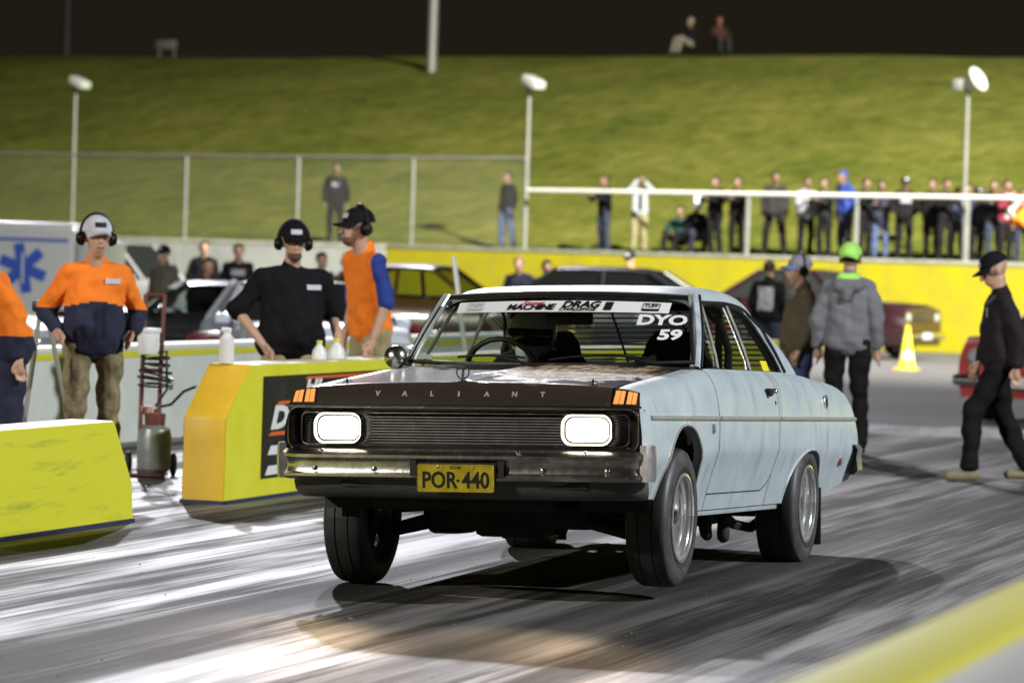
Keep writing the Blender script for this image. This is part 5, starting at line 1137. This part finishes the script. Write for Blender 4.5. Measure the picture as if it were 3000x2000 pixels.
parked('red classic car with chrome bumper behind the striding man', cpos(3000, 268), radians(-12), (.32, .012, .016), L=4.4, H=1.40, belt=.86, hoodz=.95, cab=(1.4, 1.95, 2.9, 3.6), name='classic_car')
parked('white car hidden behind the bending worker at the left', cpos(225, 290), radians(80), (.62, .60, .60), L=4.2, H=1.20, belt=.82, hoodz=.86, cab=(1.4, 2.0, 2.9, 3.5), lamp='box', name='sedan')
parked('white race car with blue markings between the heavy and the vested official', cpos(975, 300), radians(28), (.55, .60, .70), L=4.4, H=1.34, belt=.86, hoodz=.92, cab=(1.3, 1.85, 2.9, 3.6), lamp='box', stripe=mat('blue_stripe', (.04, .12, .5), .4), name='race_car')
# ---------------------------------------------------------------- ambulance at the left edge
am = empty('ambulance', cpos(60, 190), radians(4), 'white box-bodied ambulance with blue medical star at the left edge', 'ambulance'); M_wv = mat('white_van_paint', (.74, .75, .76), .3, coat=.4); M_bv = mat('blue_vinyl', (.02, .10, .62), .4)
am.scale = (.92, .92, .92); B().rbox((-1.2, 1.4, 1.22), (3.9, 2.0, 1.68), .06).obj('body', M_wv, am, angle=20); B().rbox((-1.2, 1.4, 2.08), (3.8, 1.9, .10), .04).obj('roof', M_wv, am, angle=20)
B().rbox((.90, 1.4, 1.12), (.30, 1.96, 1.50), .10).obj('rear_step_body', mat('pale_grey_panel', (.50, .54, .54), .4), am, angle=20)
B().box((-1.2, .392, 1.84), (3.7, .012, .05)).obj('blue_line', M_bv, am, smooth=False)
for i in range(3): B().prism([(-.09, -.42), (.09, -.42), (.09, .42), (-.09, .42)], basis((-.14, .386-.002*i, 1.36), (cos(i*pi/3+.2), 0, sin(i*pi/3+.2)), (-sin(i*pi/3+.2), 0, cos(i*pi/3+.2))), .004).obj('star_emblem', M_bv, am, smooth=False)
B().tube([(-.14, .374, 1.10), (-.14, .374, 1.36), (-.14, .374, 1.62)], .022, 8).obj('star_staff', M_white, am)
for xx in (-2.6, .3):
    for yy in (.55, 2.25): B().lathe([(0, .1), (.2, .1), (.36, .1), (.38, .05), (.38, -.05), (.36, -.1), (0, -.1)], basis((xx, yy, .38), (1, 0, 0), (0, 0, 1)), 20).obj('wheel', M_rub, am)
# ---------------------------------------------------------------- small things
def bottle(px, x, z, h, r, label, cone=False):
    s = spx(px, x); q = foot(px, s, z); o = empty('spray_bottle' if not cone else 'plastic_jug', q, 0, label, 'bottle'); Mw = bpy.data.materials.get('white_bottle') or mat('white_bottle', (.74, .74, .74), .4)
    if cone: B().lathe([(0, 0), (r, 0), (r*1.02, h*.1), (r*.95, h*.45), (r*.35, h*.78), (r*.32, h*.85), (0, h*.85)], None, 20).obj('body', Mw, o); B().lathe([(r*.4, h*.84), (r*.4, h), (0, h)], None, 14).obj('lid', M_yel, o)
    else: B().lathe([(0, 0), (r, 0), (r*1.02, h*.05), (r, h*.68), (r*.55, h*.80), (r*.42, h*.86), (0, h*.86)], None, 20).obj('body', Mw, o); B().rbox((-.006, 0, h*.92), (r*1.3, r*.8, h*.13), .006).obj('trigger_head', M_white, o)
bottle(663, XB-.14, HB+.006, .235, .048, 'white spray bottle standing on the end of the sponsor barrier'); bottle(985, XB-.14, HB+.006, .14, .06, 'squat white jug with yellow lid on the barrier beside the vested official', True); bottle(935, XB-.14, HB+.006, .13, .05, 'small white jug on the barrier by the heavy official', True)
# gas bottle trolley: red frame, grey cylinder, coiled hose
q = foot(432, 416); M_rr = mat('rusty_red_frame', (.12, .03, .025), .6, var=.3, vscale=12)
tr = empty('hand_trolley', q, .25, 'rusty red steel trolley frame standing in the gap between the barriers', 'trolley')
for x0, x1 in ((-.075, -.075), (.055, .06)): B().tube([(x0, .10, .03), (x0, .12, .75), (x1, .20, 1.28)], .016, 8).obj('upright', M_rr, tr)
for z in (.35, .75, .95, 1.28): B().tube([(-.075, .11+.09*max(0, z-.75)/.53, z), (.06, .11+.09*max(0, z-.75)/.53, z)], .012, 8).obj('crossbar', M_rr, tr)
B().rbox((0, .0, .02), (.26, .30, .02), .005).obj('toe_plate', M_rr, tr)
for sg in (1, -1): B().lathe([(0, .02), (.06, .02), (.085, .01), (.085, -.01), (.06, -.02), (0, -.02)], basis((sg*.16, .16, .085), (0, 1, 0), (0, 0, 1)), 18).obj('trolley_wheel', M_rub, tr)
gc = empty('gas_cylinder', q+Vector((.06, -.04, .032)), 0, 'grey gas cylinder with brass valve on the red trolley', 'gas cylinder')
B().lathe([(0, 0), (.085, 0), (.115, .03), (.12, .08), (.12, .26), (.108, .31), (.06, .345), (.03, .355), (0, .355)], None, 24).obj('cylinder', mat('grey_enamel', (.24, .25, .24), .4, .3, var=.2, vscale=8), gc)
B().lathe([(.07, .33), (.075, .42), (.068, .42), (.063, .33)], None, 20).obj('collar', M_rr, gc); B().cap((0, 0, .34), (0, 0, .44), .018, .014, 8).cap((-.03, 0, .41), (.04, -.02, .41), .014, .02, 8).obj('valve', mat('brass', (.45, .32, .12), .35, .9), gc); B().rbox((-.055, -.03, .44), (.075, .05, .06), .01).obj('regulator', mat('pink_red_plastic', (.55, .25, .25), .5), gc)
hc = B(); pts = []
for i in range(90):
    a = i*.42; pts.append(q+Vector((.0+(.11+.02*sin(i*.9))*cos(a), .10+.07*sin(a), .62+.0028*i+.02*sin(i*.37))))
hc.tube(pts+[q+Vector((.12, .02, .62)), q+Vector((.06, -.04, .50))], .0095, 6)
tag(hc.obj('coiled_hose', M_blk), 'loops of black hose hung on the red trolley', 'hose')
wj = empty('water_jug', q+Vector((-.03, .02, .86)), 0, 'white plastic tub hung high on the red trolley', 'tub'); B().lathe([(0, 0), (.065, 0), (.075, .02), (.08, .15), (.085, .155), (.085, .165), (0, .165)], None, 20).obj('tub', M_white, wj); B().lathe([(.088, .163), (.088, .185), (0, .188)], None, 20).obj('lid', M_white, wj)
tag(B().tube([q+Vector((.10, -.02, .50)), q+Vector((.20, -.10, .52)), q+Vector((.34, -.22, .62)), q+Vector((.46, -.30, .66))], .010, 6).obj('gas_hose', M_blk), 'black hose running from the gas cylinder to the barrier end', 'hose')
# surveying tripod legs at the far left
q2 = foot(110, 430); tp_ = empty('tripod', q2, 0, 'grey tripod standing between the bending worker and the white capped official', 'tripod')
for a in (.4, 2.5, 4.6): B().tube([(.30*cos(a), .30*sin(a), 0), (.03*cos(a), .03*sin(a), 1.15)], .018, 8).obj('leg', mat('tripod_grey', (.25, .24, .2), .5) if 'tripod_grey' not in bpy.data.materials else bpy.data.materials['tripod_grey'], tp_)
B().rbox((0, 0, 1.19), (.12, .12, .08), .02).obj('head', M_blk, tp_)
# traffic cone
cn = empty('traffic_cone', foot(2655, 178), 0, 'yellow and white traffic cone on the apron near the maroon sedan', 'cone'); M_cy = mat('cone_yellow', (.86, .80, .05), .5); M_cw = mat('cone_white', (.78, .74, .42), .4)
B().rbox((0, 0, .02), (.40, .40, .04), .01).obj('base', mat('cone_base', (.55, .35, .05), .6), cn)
B().lathe([(.15, .04), (.135, .10), (.045, .66), (.035, .74), (0, .74)], None, 24).obj('cone_body', M_cy, cn); B().lathe([(.122, .19), (.100, .32)], None, 24).obj('reflective_band', M_cw, cn); B().lathe([(.055, .62), (.038, .742), (0, .746)], None, 24).obj('tip', mat('cone_tip', (.70, .50, .04), .5), cn)
# leaning white pole beyond the coupe
q = foot(1360, 300); pp = empty('marker_pole', q, 0, 'white flat pole leaning beyond the windscreen of the coupe', 'pole'); b = B(); b.tube([(.10, 0, 0), (-.16, 0, 1.62)], .042, 10, flat=.5); b.obj('pole', M_white, pp); B().rbox((.10, 0, .03), (.3, .3, .06), .02).obj('foot', M_blk, pp)
# grey sign on the dark crest at left
tt = tpx(470, 26)-.6; qb = W(tt+.6, 26, hz(26, tt+.6)); gs = empty('crest_sign', qb, ang, 'dim grey panel on the dark crest at upper left', 'sign'); B().rbox((0, 0, .42), (.95, .05, .30), .02).obj('panel', M_galv, gs)
for x in (-.35, .35): B().tube([(x, .04, -.2), (x, .04, .4)], .025, 8).obj('post', M_galv, gs)
